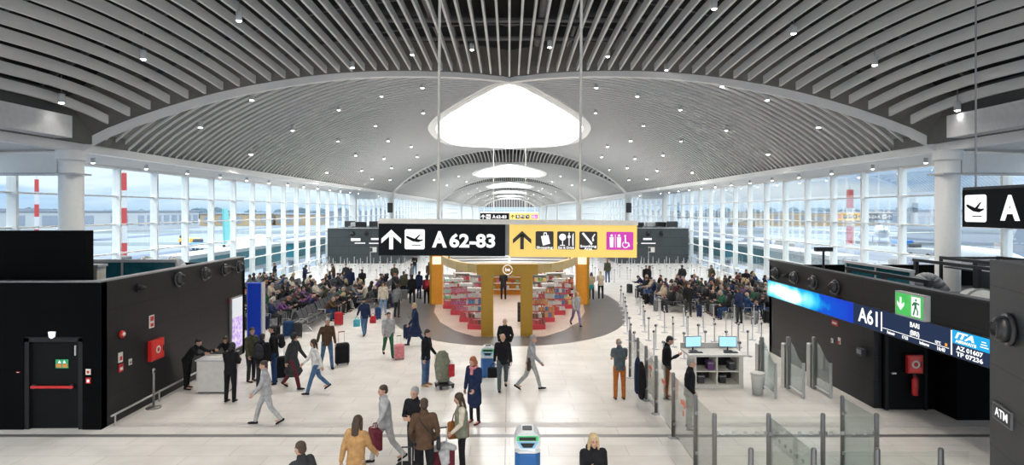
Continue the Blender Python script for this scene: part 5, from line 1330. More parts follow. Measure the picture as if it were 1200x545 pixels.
def fk(p):
    """joints of a figure facing -Y. p: angles in degrees"""
    g = lambda k, d=0: p.get(k, d)
    J = {}; lean = R(g('lean', 2)); U = Vector((0, -math.sin(lean), math.cos(lean))); Fv = Vector((0, -math.cos(lean), -math.sin(lean))); X = Vector((1, 0, 0))
    P = Vector((0, 0, .95)); J['P'] = P; J['U'] = U; J['F'] = Fv
    tw = R(g('twist')); XT = X * math.cos(tw) - Fv * math.sin(tw); J['XT'] = XT
    J['chest'] = P + U * .36; J['neck'] = P + U * .50
    hp = lean + R(g('head', 4)); HU = Vector((0, -math.sin(hp), math.cos(hp))); J['head'] = J['neck'] + HU * .165 + Fv * .01
    yaw = R(g('yaw'))
    J['HM'] = Matrix.Translation(J['head']) @ Matrix.Rotation(hp, 4, 'X') @ Matrix.Rotation(yaw, 4, 'Z')
    for s, n_ in ((-1, 'r'), (1, 'l')):
        h = P + X * (s * .09) + Vector((0, 0, -.03)); th = R(g('hip_' + n_, g('hip'))); ab = R(g('spread', 3)); k = R(g('knee_' + n_, g('knee', 3)))
        kn = h + dirv(th, s, ab) * .43; an = kn + dirv(th - k, s, ab * .3) * .41
        J['hip' + n_] = h; J['knee' + n_] = kn; J['ank' + n_] = an; J['toe' + n_] = R(g('toe_' + n_, 0))
        sh = P + U * .455 + XT * (s * .175); a = R(g('arm_' + n_, g('arm', 4))); b = R(g('abd_' + n_, g('abd', 9))); e = R(g('elb_' + n_, g('elb', 14))); inn = g('in_' + n_, g('in', 0))
        el = sh + dirv(a, s, b) * .29; fd = (dirv(a + e, s, b * .4) + X * (-s * inn)).normalized(); wr = el + fd * .25
        J['sh' + n_] = sh; J['el' + n_] = el; J['wr' + n_] = wr; J['fd' + n_] = fd
    dz = (.085 - min(J['ankr'].z, J['ankl'].z)) if not p.get('sit') else .53 - J['hipr'].z
    for k_, v in J.items():
        if k_[:3] in ('P', 'che', 'nec', 'hea', 'hip', 'kne', 'ank', 'shr', 'shl', 'elr', 'ell', 'wrr', 'wrl') and isinstance(v, Vector): J[k_] = v + Vector((0, 0, dz))
    J['HM'] = Matrix.Translation((0, 0, dz)) @ J['HM']
    return J
def hand(mb, J, n_, s):
    w = J['wr' + n_]; f = J['fd' + n_]; ref = Vector((0, -1, 0)) if abs(f.z) > .75 else Vector((0, 0, 1))
    a = (ref - f * ref.dot(f)).normalized(); nn = f.cross(a)
    if nn.x * s > 0: nn = -nn
    sweep(mb, [w - f * .02, w + f * .03, w + f * .09], [(.026, .02), (.038, .017), (.042, .014)], a, 10)
    for off, l in ((.032, .070), (.011, .078), (-.011, .072), (-.032, .056)):
        b = w + f * .085 + a * off; m_ = b + (f * .85 + nn * .35).normalized() * l * .55; e = m_ + (f * .55 + nn * .8).normalized() * l * .5
        sweep(mb, [b, m_, e], [.0105, .0095, .008], a, 8)
    b = w + f * .03 + a * .032; m_ = b + (f * .55 + a * .75 + nn * .25).normalized() * .038; sweep(mb, [b, m_, m_ + (f * .9 + a * .2 + nn * .35).normalized() * .03], [.013, .0115, .009], nn, 8)
def body_mesh(J, vox):
    m = MB(); P, U, X = J['P'], J['U'], J['XT']
    sweep(m, [P - U * .06, P + U * .08, P + U * .28, P + U * .40, P + U * .47], [(.15, .095), (.13, .085), (.15, .10), (.155, .09), (.08, .06)], X)
    sweep(m, [P + U * .44, J['neck'] + U * .05, J['HM'] @ Vector((0, .01, -.06))], [.065, .055, .055], X)
    H = J['HM']; R3 = H.to_3x3().to_4x4()
    def e(c, r): m.ell(H @ Vector(c), r, 16, 12, R3)
    e((0, .012, .03), (.076, .096, .088)); e((0, -.025, -.045), (.058, .066, .068)); e((0, -.062, -.092), (.026, .022, .02)); e((0, -.07, .02), (.052, .025, .018))
    sweep(m, [H @ Vector((0, -.082, .012)), H @ Vector((0, -.103, -.022))], [.010, .015], X, 8)
    for s in (-1, 1): e((s * .076, .005, -.008), (.01, .02, .03)); e((s * .036, -.06, -.025), (.025, .025, .025))
    sweep(m, [H @ Vector((-.02, -.087, -.056)), H @ Vector((.02, -.087, -.056))], [.007, .007], (0, 0, 1), 8)
    for s, n_ in ((-1, 'r'), (1, 'l')):
        sweep(m, [J['chest'] + U * .07 + X * s * .06, J['sh' + n_], J['el' + n_], J['wr' + n_]], [.055, .05, .038, .027], (0, 1, 0)); hand(m, J, n_, s)
        sweep(m, [J['hip' + n_], J['knee' + n_], J['ank' + n_]], [.08, .052, .037], X); a = J['ank' + n_]
        sweep(m, [a - Vector((0, -.02, .03)), a + Vector((0, -.13, -.045))], [.035, .03], X, 8)
    return remesh(m, 'body', vox)
def trouser_mesh(J, vox, fat=1.0):
    m = MB(); P, U, X = J['P'], J['U'], Vector((1, 0, 0))
    sweep(m, [P - U * .08, P + U * .0, P + U * .09], [(.155, .11), (.165, .115), (.15, .10)], X)
    for s, n_ in ((-1, 'r'), (1, 'l')):
        h, k, a = J['hip' + n_], J['knee' + n_], J['ank' + n_]; q = h.lerp(k, .5); c = k.lerp(a, .45)
        sweep(m, [h, q, k, c, a + (k - a).normalized() * .0], [.100 * (fat + 1) / 2, .085 * fat, .066 * fat, .064 * fat, .055 * fat], X)
    return remesh(m, 'trousers', vox)
def jacket_mesh(J, vox, hem=.12, puff=1.0, sleeves=True, hood=False, legs=False):
    m = MB(); P, U, X = J['P'], J['U'], J['XT']; f = puff
    sweep(m, [P - U * hem, P + U * .04, P + U * .22, P + U * .36, P + U * .44, P + U * .485], [(.186 * f, .142 * f), (.172 * f, .127 * f), (.178 * f, .130 * f), (.188 * f, .128 * f), (.15, .10), (.085, .075)], X, 16, .12, .95)
    for s, n_ in ((-1, 'r'), (1, 'l')):
        sh, el, wr = J['sh' + n_], J['el' + n_], J['wr' + n_]
        sweep(m, [J['chest'] + U * .085 + X * s * .05, sh + U * .0], [.068, .070 * f], (0, 1, 0))
        if sleeves: sweep(m, [sh, sh.lerp(el, .6), el, el.lerp(wr, .55), wr], [.070 * f, .062 * f, .054 * f, .050 * f, .042 * f], (0, 1, 0))
        else: sweep(m, [sh, sh.lerp(el, .6)], [.066, .06], (0, 1, 0))
    sweep(m, [J['neck'] - U * .03, J['neck'] + U * .045], [(.085, .08), (.078, .075)], X)
    if hood: m.ell(J['neck'] - J['F'] * .09 + U * .01, (.12, .075, .09), 14, 10)
    if legs:   # long coat: skirt down to the knees
        lo = (J['kneer'] + J['kneel']) / 2; w = abs(J['kneer'].y - J['kneel'].y) * .5 + .15
        sweep(m, [P, P.lerp(lo, .4), P.lerp(lo, .92)], [(.18, .135), (.195, .15 + w * .15), (.20, max(.16, w))], Vector((1, 0, 0)), 16)
    return remesh(m, 'jacket', vox)
def skirt_free(J): return None
def shoe_mesh(J, n_):
    m = MB(); a = J['ank' + n_]; p = J['toe' + n_]; f = Vector((0, -math.cos(p), math.sin(p))); d = Vector((0, -math.sin(p), -math.cos(p)))
    h = a - f * .045 + d * .045
    sweep(m, [h, h + f * .08 + d * .003, h + f * .16 + d * .012, h + f * .215 + d * .018], [(.036, .038), (.038, .036), (.045, .028), (.036, .020)], (1, 0, 0), 12)
    sweep(m, [a + d * .03, a - d * .03], [.042, .044], (1, 0, 0), 12)
    return remesh(m, 'shoe', .012, 1)
def hair_mesh(J, kind, vox):
    m = MB(); H = J['HM']; R3 = H.to_3x3().to_4x4()
    def e(c, r): m.ell(H @ Vector(c), r, 16, 12, R3)
    if kind == 'short':
        e((0, .022, .050), (.082, .098, .082)); e((0, .055, .0), (.074, .062, .085))
    elif kind == 'fringe':   # receding ring of hair
        e((0, .05, .0), (.082, .07, .055))
    elif kind == 'bun':
        e((0, .022, .045), (.083, .1, .086)); e((0, .06, -.0), (.074, .062, .085)); e((0, .12, .06), (.045, .04, .045))
    elif kind == 'pony':
        e((0, .022, .045), (.083, .1, .086)); e((0, .06, -.0), (.074, .062, .085)); sweep(m, [H @ Vector(c) for c in ((0, .11, .03), (0, .15, -.05), (0, .13, -.17))], [.03, .035, .02])
    elif kind in ('long', 'bob'):
        e((0, .022, .045), (.086, .102, .088)); L_ = -.24 if kind == 'long' else -.11
        for s in (-1, 1): sweep(m, [H @ Vector(c) for c in ((s * .055, -.01, .06), (s * .078, .01, -.03), (s * .082, -.005, L_))], [.03, .033, .026], (0, 1, 0))
        sweep(m, [H @ Vector(c) for c in ((0, .06, .05), (0, .085, -.04), (0, .09, L_))], [(.075, .04), (.085, .04), (.075, .03)])
    elif kind == 'beanie':
        e((0, .012, .058), (.088, .104, .078)); sweep(m, [H @ Vector((0, .01, .03)), H @ Vector((0, .01, .055))], [(.087, .103), (.087, .103)], R3.to_3x3() @ Vector((1, 0, 0)), 16)
    elif kind == 'hood':
        e((0, .03, .02), (.105, .115, .125))
    return remesh(m, 'hair', vox)
def face_mesh(J):
    m = MB(); H = J['HM']; R3 = H.to_3x3().to_4x4()
    for s in (-1, 1): m.ell(H @ Vector((s * .030, -.0865, .004)), (.011, .006, .006), 8, 6, R3); m.ell(H @ Vector((s * .030, -.089, .024)), (.018, .006, .0035), 8, 6, R3)
    m.m = 1; m.ell(H @ Vector((0, -.092, -.057)), (.02, .006, .006), 8, 6, R3)
    return m.mesh('face_features', [mat('eye_dark', (.02, .015, .012), .4), mat('lip', (.35, .10, .09), .5)], True)
POSES = dict(
    stand=dict(arm=3, abd=8, elb=12), stand2=dict(arm=-4, elb_r=20, elb_l=8, abd=10, hip_l=5, knee_l=9, yaw=18, twist=6),
    pockets=dict(arm=-14, elb=48, abd=16, **{'in': .35}), phone=dict(arm=18, elb=82, abd=6, head=26, **{'in': .42}), phone_one=dict(arm_r=18, elb_r=100, arm_l=-2, elb_l=12, head=22, in_r=.45, in_l=0, abd=7),
    crossed=dict(arm=16, elb=80, abd=8, **{'in': 1.1}), walk=dict(hip_r=24, hip_l=-16, knee_r=10, knee_l=22, toe_r=8, toe_l=-24, arm_r=-20, arm_l=22, elb=18, lean=4),
    walk2=dict(hip_r=-18, hip_l=22, knee_r=26, knee_l=6, toe_r=-28, toe_l=10, arm_r=22, arm_l=-24, elb_r=22, elb_l=10, lean=5),
    pull=dict(hip_r=-14, hip_l=20, knee_r=20, knee_l=6, toe_r=-22, toe_l=8, arm_r=-28, elb_r=4, abd_r=14, arm_l=12, lean=6), push=dict(arm=42, elb=30, abd=8, lean=8, hip_r=18, hip_l=-12, knee_r=8, knee_l=18, toe_l=-16, in_l=.1, in_r=.1),
    lean=dict(lean=38, arm=58, elb=38, abd=12, hip_l=-5, hip_r=3, head=-12, knee=2), listen=dict(lean=3, arm_r=5, elb_r=20, arm_l=14, elb_l=85, in_l=.5, yaw=-25, hip_r=6, knee_r=10),
    carry=dict(arm_r=2, elb_r=6, abd_r=12, arm_l=8, elb_l=40, in_l=.2, head=12), reach=dict(arm_r=48, elb_r=25, arm_l=6, elb_l=14, abd=10, lean=8), 
    sit=dict(sit=1, hip=84.5, knee=84, spread=8, arm=32, elb=50, lean=-6, head=12, **{'in': .2}), sit_phone=dict(sit=1, hip=84.5, knee=88, spread=7, arm=30, elb=78, lean=4, head=30, **{'in': .45}),
    sit_lean=dict(sit=1, hip=84, knee=94, spread=14, arm=46, elb=52, lean=30, head=18, **{'in': .35}), sit_back=dict(sit=1, hip=80, knee=60, spread=9, arm=8, elb=70, lean=-16, head=-2, yaw=28, **{'in': .7}))
POSES['phone_look'] = dict(POSES['phone_one'], head=2)
POSES['sit_turn'] = dict(POSES['sit'], yaw=-40, twist=-12)
_J = {}; _M = {}
def JJ(pose):
    if pose not in _J: _J[pose] = fk(POSES[pose])
    return _J[pose]
def cached(pose, kind, q, fn):
    k = (pose, kind, q)
    if k not in _M: _M[k] = fn()
    return _M[k]
VOX = dict(near=(.008, .012), mid=(.012, .015), far=(.020, .022))
def person(label, x, y, rz, pose='stand', top='black', legs='jeans', hair='short', hc='brown', coat='short', q='mid', h=1.0, shoes='black', skin=None, group=None, z=0, fat=1.0, cat='person'):
    """a figure: continuous body plus clothing, hair and shoes as parts"""
    J = JJ(pose); vb, vc = VOX[q]
    t = thing('person', label, cat, (x, y, z), rz, group); t.scale = (h, h, h)
    def put(name, me, m, sides=None):
        o = bpy.data.objects.new(name, me); col.objects.link(o); o.parent = t
        if m is not None: o.material_slots[0].link = 'OBJECT'; o.material_slots[0].material = m
        return o
    put('body', cached(pose, 'body', q, lambda: body_mesh(J, vb)), skin or SKIN)
    put('trousers', cached(pose, 'tr%.2f' % fat, q, lambda: trouser_mesh(J, vc, fat)), C[legs])
    kw = dict(short={}, puffer=dict(puff=1.13, hem=.10), hooded=dict(puff=1.06, hood=True), coat=dict(puff=1.04, hem=.1, legs=True), shirt=dict(sleeves=False, hem=.09, puff=.96), sweater=dict(puff=.95, hem=.08), parka=dict(puff=1.12, hem=.24, hood=True))[coat]
    put('jacket' if coat not in ('shirt', 'sweater') else coat, cached(pose, 'ja' + coat, q, lambda: jacket_mesh(J, vc, **kw)), C[top])
    if hair != 'bald': put({'beanie': 'beanie', 'hood': 'hood'}.get(hair, 'hair'), cached(pose, 'hair' + hair, q, lambda: hair_mesh(J, hair, vb if q != 'near' else .01)), HAIR[hc] if hc in HAIR else C[hc])
    for n_ in 'rl': put('shoe', cached(pose, 'shoe' + n_, 'x', lambda: shoe_mesh(J, n_)), C[shoes])
    if q != 'far': put('face_features', cached(pose, 'face', 'x', lambda: face_mesh(J)), None)
    t['pose'] = pose
    return t
def at(t, v):
    """world position of a point given in a person's own frame"""
    r = t.rotation_euler.z; s = t.scale.x; v = Vector(v) * s
    return Vector((t.location.x + v.x * math.cos(r) - v.y * math.sin(r), t.location.y + v.x * math.sin(r) + v.y * math.cos(r), t.location.z + v.z))

# ---------------- luggage
def suitcase(label, x, y, rz, m, k=1.0, handle=True):
    t = thing('suitcase', label, 'suitcase', (x, y, 0), rz); t.scale = (k, k, k)
    b = MB(); b.bbox(-.21, .21, -.13, .13, .06, .66, .05); b.build('shell', m, t)
    r = MB()
    for xx in (-.14, -.07, 0, .07, .14): r.box(xx - .012, xx + .012, -.137, -.13, .10, .60)
    r.build('shell_ribs', m, t)
    MB().box(-.212, .212, -.006, .006, .08, .64).build('zip_band', BLACK, t)
    if handle:
        hh = MB()
        for xx in (-.09, .09): hh.tube((xx, .09, .64), (xx, .09, 1.0), .009, n=6)
        hh.build('pull_handle', STEEL, t); MB().tube((-.1, .09, 1.0), (.1, .09, 1.0), .015, n=8).build('grip', BLACK, t)
    for xx in (-.16, .16):
        for yy in (-.09, .09): MB().tube((xx - .012, yy, .03), (xx + .012, yy, .03), .03, n=10).build('wheel', RUBBER, t)
    return t
def backpack(label, pos, rz, m):
    """hangs on a back; local -Y is against the wearer"""
    t = thing('backpack', label, 'backpack', pos, rz)
    s = MB(); s.ell((0, .09, 0), (.15, .09, .22), 14, 10); s.ell((0, .09, -.1), (.16, .10, .14), 14, 10); o = obj('bag_body', remesh(s, 'bag_body', .015), t); o.data.materials[0] = m
    s = MB(); s.ell((0, .16, -.09), (.11, .05, .10), 12, 8); s.build('front_pocket', m, t, True)
    for xx in (-.09, .09): MB().path([(xx, .05, .18), (xx, -.03, .20), (xx, -.05, .12)], .014).build('strap', BLACK, t)
    MB().path([(-.03, .09, .21), (0, .09, .245), (.03, .09, .21)], .008).build('top_loop', BLACK, t)
    return t
def handbag(label, pos, rz, m, w=.34, hh=.26, d=.12, strap=.25, name='handbag'):
    """origin at the top of the handle"""
    t = thing(name, label, 'bag', pos, rz)
    s = MB(); s.bbox(-w / 2, w / 2, -d / 2, d / 2, -strap - hh, -strap, .03); s.ell((0, 0, -strap - hh * .6), (w * .53, d * .62, hh * .42), 14, 8); o = obj('bag_body', remesh(s, 'bag_body', .014), t); o.data.materials[0] = m
    for yy in (-.02, .02): MB().path([(-w * .3, yy, -strap - .02), (-w * .22, yy, -strap * .4), (0, yy, 0), (w * .22, yy, -strap * .4), (w * .3, yy, -strap - .02)], .009).build('bag_handle', m, t)
    return t

# ---------------- the people one can make out, from the mezzanine outwards
def FP(px, py): v = F(px, py); return v.x, v.y
W = lambda j, n_, pose: JJ(pose)['wr' + n_]
# woman on the near right with phone
d_ = 10.1; pw = person('blonde woman in a black hooded parka looking up over her phone', (695 - CX) / FPX * d_, d_, R(6), 'phone_look', 'black', 'black', 'long', 'blond', 'hooded', 'near', .97)
t = thing('mobile_phone', 'black mobile phone in the hand of the blonde woman', 'phone', at(pw, W(0, 'r', 'phone_look') + Vector((.05, -.09, .03))), R(20)); MB().bbox(-.035, .035, -.07, .07, 0, .009, .008).build('phone_body', BLACK, t); MB().box(-.03, .03, -.06, .06, .009, .011).build('phone_screen', DGREY, t)
# trio by the mezzanine edge
d_ = 11.55; pa = person('man in brown jacket with his back turned and a black crossbody bag', (497 - CX) / FPX * d_, d_, R(188), 'pockets', 'brown', 'black', 'short', 'brown', 'short', 'near', 1.04)
handbag('small black bag at the hip of the man in the brown jacket', at(pa, (-.27, -.02, 1.12)), R(98), BLACK, .22, .24, .08, .12)
t = thing('shoulder_strap', 'thin black strap slung across the brown jacket', 'strap', at(pa, (0, 0, 0)), pa.rotation_euler.z)
MB().path([(-.25, .0, 1.06), (-.12, .155, 1.2), (.04, .165, 1.38), (.11, .10, 1.50)], .012).build('strap_band', BLACK, t)
d_ = 12.5; pb = person('grey-haired man in a black jacket facing the man in brown', (487 - CX) / FPX * d_, d_, R(-20), 'crossed', 'black', 'charcoal', 'short', 'grey', 'short', 'near', 1.02)
d_ = 12.35; pc = person('woman in grey vest and cream sleeves holding a big tan bag', (541 - CX) / FPX * d_, d_, R(-75), 'carry', 'cream', 'black', 'long', 'brown', 'sweater', 'near', .97, fat=.8)
Jc = JJ('carry'); vm = MB(); P_, U_ = Jc['P'], Jc['U']; sweep(vm, [P_ - U_ * .12, P_ + U_ * .1, P_ + U_ * .34, P_ + U_ * .46], [(.19, .145), (.185, .145), (.205, .148), (.13, .10)], (1, 0, 0), 16)
vo = obj('vest', remesh(vm, 'vest', .013), pc); vo.data.materials[0] = C['khaki']
handbag('large tan leather shoulder bag on the woman in the grey vest', at(pc, (-.30, -.02, 1.28)), pc.rotation_euler.z + R(90), C['leather'], .46, .34, .18, .26, 'shoulder_bag')
suitcase('grey-brown suitcase with raised handle between the brown jacket and the tan bag', (519 - CX) / FPX * 11.9, 11.9, R(20), C['maroon'], 1.08)
handbag('pale blue-grey bag resting on the suitcase before the tan bag woman', ((521 - CX) / FPX * 11.75), R(15), C['slate']) if False else None
t = thing('travel_jacket', 'pale grey jacket laid over the suitcase beside the brown jacket', 'jacket', ((521 - CX) / FPX * 11.85, 11.85, .72), R(20))
s = MB(); sweep(s, [(-.2, .02, .0), (0, 0, .06), (.2, .02, -.02)], [(.09, .06), (.13, .08), (.1, .06)], (0, 1, 0)); sweep(s, [(-.05, -.14, 0), (-.02, -.17, -.25)], [(.12, .04), (.09, .03)]); o = obj('folded_cloth', remesh(s, 'folded_cloth', .013), t); o.data.materials[0] = C['lightgrey']
suitcase('black suitcase standing at the feet of the man in brown', (487 - CX) / FPX * 11.55 - .12, 11.3, R(185), C['black'], 1.0)
x, y = FP(556, 496); pd = person('woman in a long navy coat with a pink scarf', x, y, R(-35), 'carry', 'navy', 'black', 'bob', 'ginger', 'coat', 'near', 1.0, 'maroon', fat=.8)
t = thing('scarf', 'pink scarf round the neck of the woman in the navy coat', 'scarf', at(pd, JJ('carry')['neck']), R(-35)); s = MB(); s.m = 0
sweep(s, [(.09 * math.cos(k * PI / 4), .085 * math.sin(k * PI / 4) - .01, .015 - .02 * math.sin(k * PI / 4) * -1) for k in range(9)], [.035] * 9, (0, 0, 1)); sweep(s, [(0, -.09, .0), (.02, -.13, -.16)], [(.05, .025), (.05, .02)]); o = obj('scarf_wrap', remesh(s, 'scarf_wrap', .013), t); o.data.materials[0] = C['pink']
x, y = FP(499, 452); pe = person('man in black jacket and jeans beside the green luggage trolley', x, y, R(70), 'carry', 'black', 'jeans', 'short', 'brown', 'short', 'near', 1.02, 'tan')
x, y = FP(519, 453)
t = thing('luggage_trolley', 'black luggage trolley draped with a green coat', 'trolley', (x, y, 0), R(30))
f = MB(); f.path([(-.22, 0, .1), (-.22, .1, 1.0), (.22, .1, 1.0), (.22, 0, .1)], .018, 8); f.build('frame', STEEL, t); MB().box(-.24, .24, -.35, .1, .1, .14).build('deck', BLACK, t)
for xx in (-.2, .2):
    for yy in (-.3, .06): MB().tube((xx - .02, yy, .06), (xx + .02, yy, .06), .06, n=12).build('wheel', RUBBER, t)
s = MB(); sweep(s, [(0, -.02, .28), (0, .02, .7), (0, .06, 1.02)], [(.24, .17), (.28, .18), (.17, .12)], (1, 0, 0), 16)
t2 = thing('draped_coat', 'sage green coat draped over the luggage trolley', 'coat', (x, y, 0), R(30)); o = obj('coat_cloth', remesh(s, 'coat_cloth', .014), t2); o.data.materials[0] = C['khaki']
t2 = thing('red_bag', 'small red and white bag hanging on the luggage trolley', 'bag', (x, y, 0), R(30)); MB().bbox(.1, .3, -.26, -.19, .34, .72, .03).build('bag_body', C['red'], t2); MB().path([(.14, -.22, .72), (.2, -.2, .86), (.26, -.22, .72)], .01).build('bag_loop', C['white'], t2)
# pair by the blue bin
x, y = FP(589, 456); pf = person('grey-bearded bald man in a dark coat carrying a black bag by the bin', x, y, R(4), 'walk', 'black', 'slate', 'fringe', 'grey', 'short', 'near', 1.02)
handbag('black leather travel bag in the hand of the bald man', at(pf, W(0, 'r', 'walk') + Vector((-.02, -.02, -.06))), R(4), C['black'], .40, .30, .18, .14, 'travel_bag')
x, y = FP(592, 431); person('bald man in a dark jacket standing just behind the bag carrier', x, y, R(-8), 'pockets', 'black', 'charcoal', 'fringe', 'white', 'short', 'mid', 1.0)
x, y = FP(590, 351); person('shop clerk in charcoal standing between the gold pillars', x, y, R(180), 'phone', 'charcoal', 'charcoal', 'short', 'black', 'short', 'mid', 1.03)
# walking figure with trolley
x, y = FP(622, 457); ph = person('pale grey figure striding past the shop front towards the gates', x, y, R(80), 'walk2', 'lightgrey', 'lightgrey', 'short', 'grey', 'short', 'mid', 1.0)
handbag('small brown bag at the side of the pale grey striding figure', at(ph, (-.24, .02, 1.05)), R(80), C['brown'], .26, .28, .1, .1)
# people at the glass line
x, y = FP(726, 468); pg = person('waiting man in grey T-shirt and orange trousers seen from behind', x, y, R(182), 'phone', 'slate', 'rust', 'fringe', 'grey', 'shirt', 'near', 1.02, 'brown')
x, y = FP(781, 467); person('man in a black coat waiting between glass line and counter', x, y, R(75), 'phone_one', 'black', 'charcoal', 'short', 'black', 'short', 'near', 1.06)
x, y = FP(808, 503); person('man in a dark coat and grey trousers behind the glass pane', x, y, R(80), 'pockets', 'black', 'grey', 'short', 'grey', 'short', 'near', 1.03)
for i, (px, py, cc, nm) in enumerate(((751, 447, 'navy', 'navy jacket hung over a barrier post beside the waiting man'), (757, 452, 'black', 'black coat hung over the barrier post behind the navy jacket'))):
    t = thing('hung_jacket', nm, 'jacket', (3.78 - .0 * i, (17.35, 16.85)[i], 0), R(90))
    s = MB(); sweep(s, [(0, 0, .18), (0, 0, .6), (0, 0, 1.0), (0, 0, 1.15)], [(.16, .09), (.2, .10), (.17, .09), (.07, .05)], (1, 0, 0), 14); sweep(s, [(.15, -.03, 1.0), (.2, -.05, .5)], [.05, .045]); sweep(s, [(-.15, -.03, 1.0), (-.2, -.05, .5)], [.05, .045])
    o = obj('jacket_cloth', remesh(s, 'jacket_cloth', .015), t); o.data.materials[0] = C[cc]
# hydrant wall counter group
person('person in black leaning over the white counter beside the black wall', SCX - .98, SCY + .1, R(82), 'lean', 'black', 'black', 'short', 'black', 'sweater', 'near', .97)
person('dark-clad clerk leaning on the far side of the white counter', SCX - .1, SCY + 1.02, R(4), 'lean', 'black', 'black', 'short', 'brown', 'sweater', 'mid', .93)
x, y = FP(270, 471); person('person in black seen from behind in front of the white counter', x, y, R(176), 'phone', 'black', 'black', 'bob', 'black', 'short', 'near', .98)
x, y = FP(294, 447); pk1 = person('man in olive jacket talking near the blue totem', x, y, R(65), 'listen', 'olive', 'charcoal', 'short', 'brown', 'short', 'mid', 1.0)
x, y = FP(307, 456); pk2 = person('person with a dark backpack standing back turned near the olive jacket', x, y, R(178), 'stand', 'black', 'charcoal', 'short', 'black', 'hooded', 'mid', .98)
backpack('dark backpack on the person standing back turned near the totem', at(pk2, (0, .13, 1.25)), R(178), C['charcoal'])
x, y = FP(321, 450); pk3 = person('tall man in black jacket and jeans facing the olive jacket', x, y, R(-75), 'pockets', 'black', 'darkblue', 'short', 'black', 'short', 'mid', 1.07)
backpack('black backpack on the tall man in black jacket', at(pk3, (0, .13, 1.27)), R(-75), C['black'])
x, y = FP(329, 444); suitcase('black suitcase behind the tall man in the black jacket', x, y, R(20), C['black'], 1.1)
# walkers in the open hall
walk = [
    (343, 455, 80, 'walk', 'charcoal', 'maroon', 'hood', 'charcoal', 'coat', 'hooded figure in a long charcoal coat walking from the counter group'),
    (370, 460, -60, 'walk2', 'white', 'jeans', 'long', 'brown', 'short', 'walker in white top and blue jeans beside the hooded figure'),
    (383, 431, 30, 'pull', 'brown', 'jeans', 'short', 'grey', 'short', 'walker in brown jacket pulling a black suitcase'),
    (312, 497, -70, 'walk', 'lightgrey', 'lightgrey', 'short', 'brown', 'short', 'pale grey walker closest to the black stanchion wall'),
    (427, 393, -150, 'walk', 'navy', 'jeans', 'beanie', 'charcoal', 'short', 'walker in dark jacket with a light blue shopping bag'),
    (455, 418, 20, 'walk2', 'lightgrey', 'green', 'short', 'brown', 'short', 'walker in light grey top and dark green trousers'),
    (449, 369, 10, 'stand', 'cream', 'paleblue', 'bob', 'brown', 'short', 'person in a cream jacket and pale jeans by the seats'),
    (465, 372, 160, 'stand2', 'grey', 'charcoal', 'short', 'brown', 'short', 'grey-clad person behind the cream jacket'),
    (462, 352, 40, 'reach', 'charcoal', 'black', 'short', 'ginger', 'short', 'red-haired person in charcoal at the edge of the queue'),
    (473, 350, 180, 'stand', 'olive', 'black', 'short', 'black', 'short', 'person in olive standing back turned near the queue'),
    (486, 322, 0, 'phone', 'black', 'jeans', 'short', 'black', 'short', 'person in black and jeans under the far end of the black sign'),
    (483, 356, 190, 'stand', 'black', 'black', 'short', 'black', 'hooded', 'dark hooded person in the cluster on the dark oval'),
    (491, 350, 150, 'stand2', 'navy', 'navy', 'short', 'black', 'parka', 'person in navy parka in the cluster on the dark oval'),
    (500, 356, 200, 'stand', 'maroon', 'black', 'hood', 'black', 'short', 'person with a red backpack in the cluster by the shop'),
    (503, 333, 185, 'stand', 'brown', 'brown', 'bob', 'brown', 'short', 'brown-clad person standing beyond the red backpack'),
    (487, 405, -70, 'walk', 'navy', 'navy', 'short', 'blond', 'coat', 'fair-haired walker in a long navy coat crossing before the shop'),
    (675, 382, 15, 'walk2', 'lightgrey', 'lilac', 'long', 'blond', 'short', 'walker in lilac trousers and pale jacket beside the shop'),
    (669, 357, 60, 'stand2', 'charcoal', 'black', 'short', 'black', 'short', 'person in charcoal at the flank of the shop behind lilac trousers'),
    (693, 351, 172, 'phone', 'beige', 'charcoal', 'bob', 'brown', 'short', 'person in beige with a turquoise bag on the dark oval'),
    (704, 350, 180, 'phone', 'cream', 'charcoal', 'short', 'blond', 'short', 'person in cream beside the turquoise bag carrier'),
    (712, 331, 185, 'stand', 'olive', 'jeans', 'short', 'ginger', 'short', 'far person in olive and jeans behind the beige pair'),
    (757, 339, 5, 'stand', 'black', 'black', 'short', 'black', 'coat', 'person in a long black coat alone before the far queue field'),
    (874, 348, -10, 'phone', 'black', 'black', 'short', 'brown', 'coat', 'person in black standing by the glazing behind the screen-side seats'),
    (300, 391, 178, 'phone', 'darkblue', 'jeans', 'fringe', 'grey', 'short', 'man in dark blue jacket and jeans standing at the end of the seats'),
]
for i, (px, py, rz, pose, top, legs, hair, hc, coat, lab) in enumerate(walk):
    x, y = FP(px, py); q = 'mid' if py > 362 else 'far'
    o = person(lab, x, y, R(rz), pose, top, legs, hair, hc, coat, q, random.Random(i).uniform(.95, 1.03))
    if 'with a red backpack' in lab: backpack('red backpack worn in the cluster by the shop', at(o, (0, .13, 1.25)), R(rz), C['red'])
    if 'shopping bag' in lab: handbag('light blue plastic shopping bag in the hand of the walker', at(o, W(0, 'l', 'walk') + Vector((.02, -.02, -.06))), R(rz), C['cyan'], .3, .32, .14, .14, 'shopping_bag')
    if 'with a turquoise' in lab: handbag('turquoise bag of the person in beige on the dark oval', at(o, (.05, .2, 1.05)), R(rz), C['teal'], .34, .26, .1, .08)
    if 'pulling' in lab: suitcase('black suitcase pulled by the walker in brown', *FP(401, 427), R(30), C['black'], 1.15)
    if 'dark green trousers' in lab: suitcase('pink suitcase beside the dark green trousers', *FP(468, 421), R(20), C['pink'], .85)
    if 'fair-haired' in lab: suitcase('dark suitcase drawn by the fair-haired walker', *FP(477, 397), R(-60), C['navy'], .9)
    if 'a cream jacket' in lab: suitcase('dark blue suitcase beside the cream jacket', *FP(443, 374), R(-60), C['darkblue'], .9)
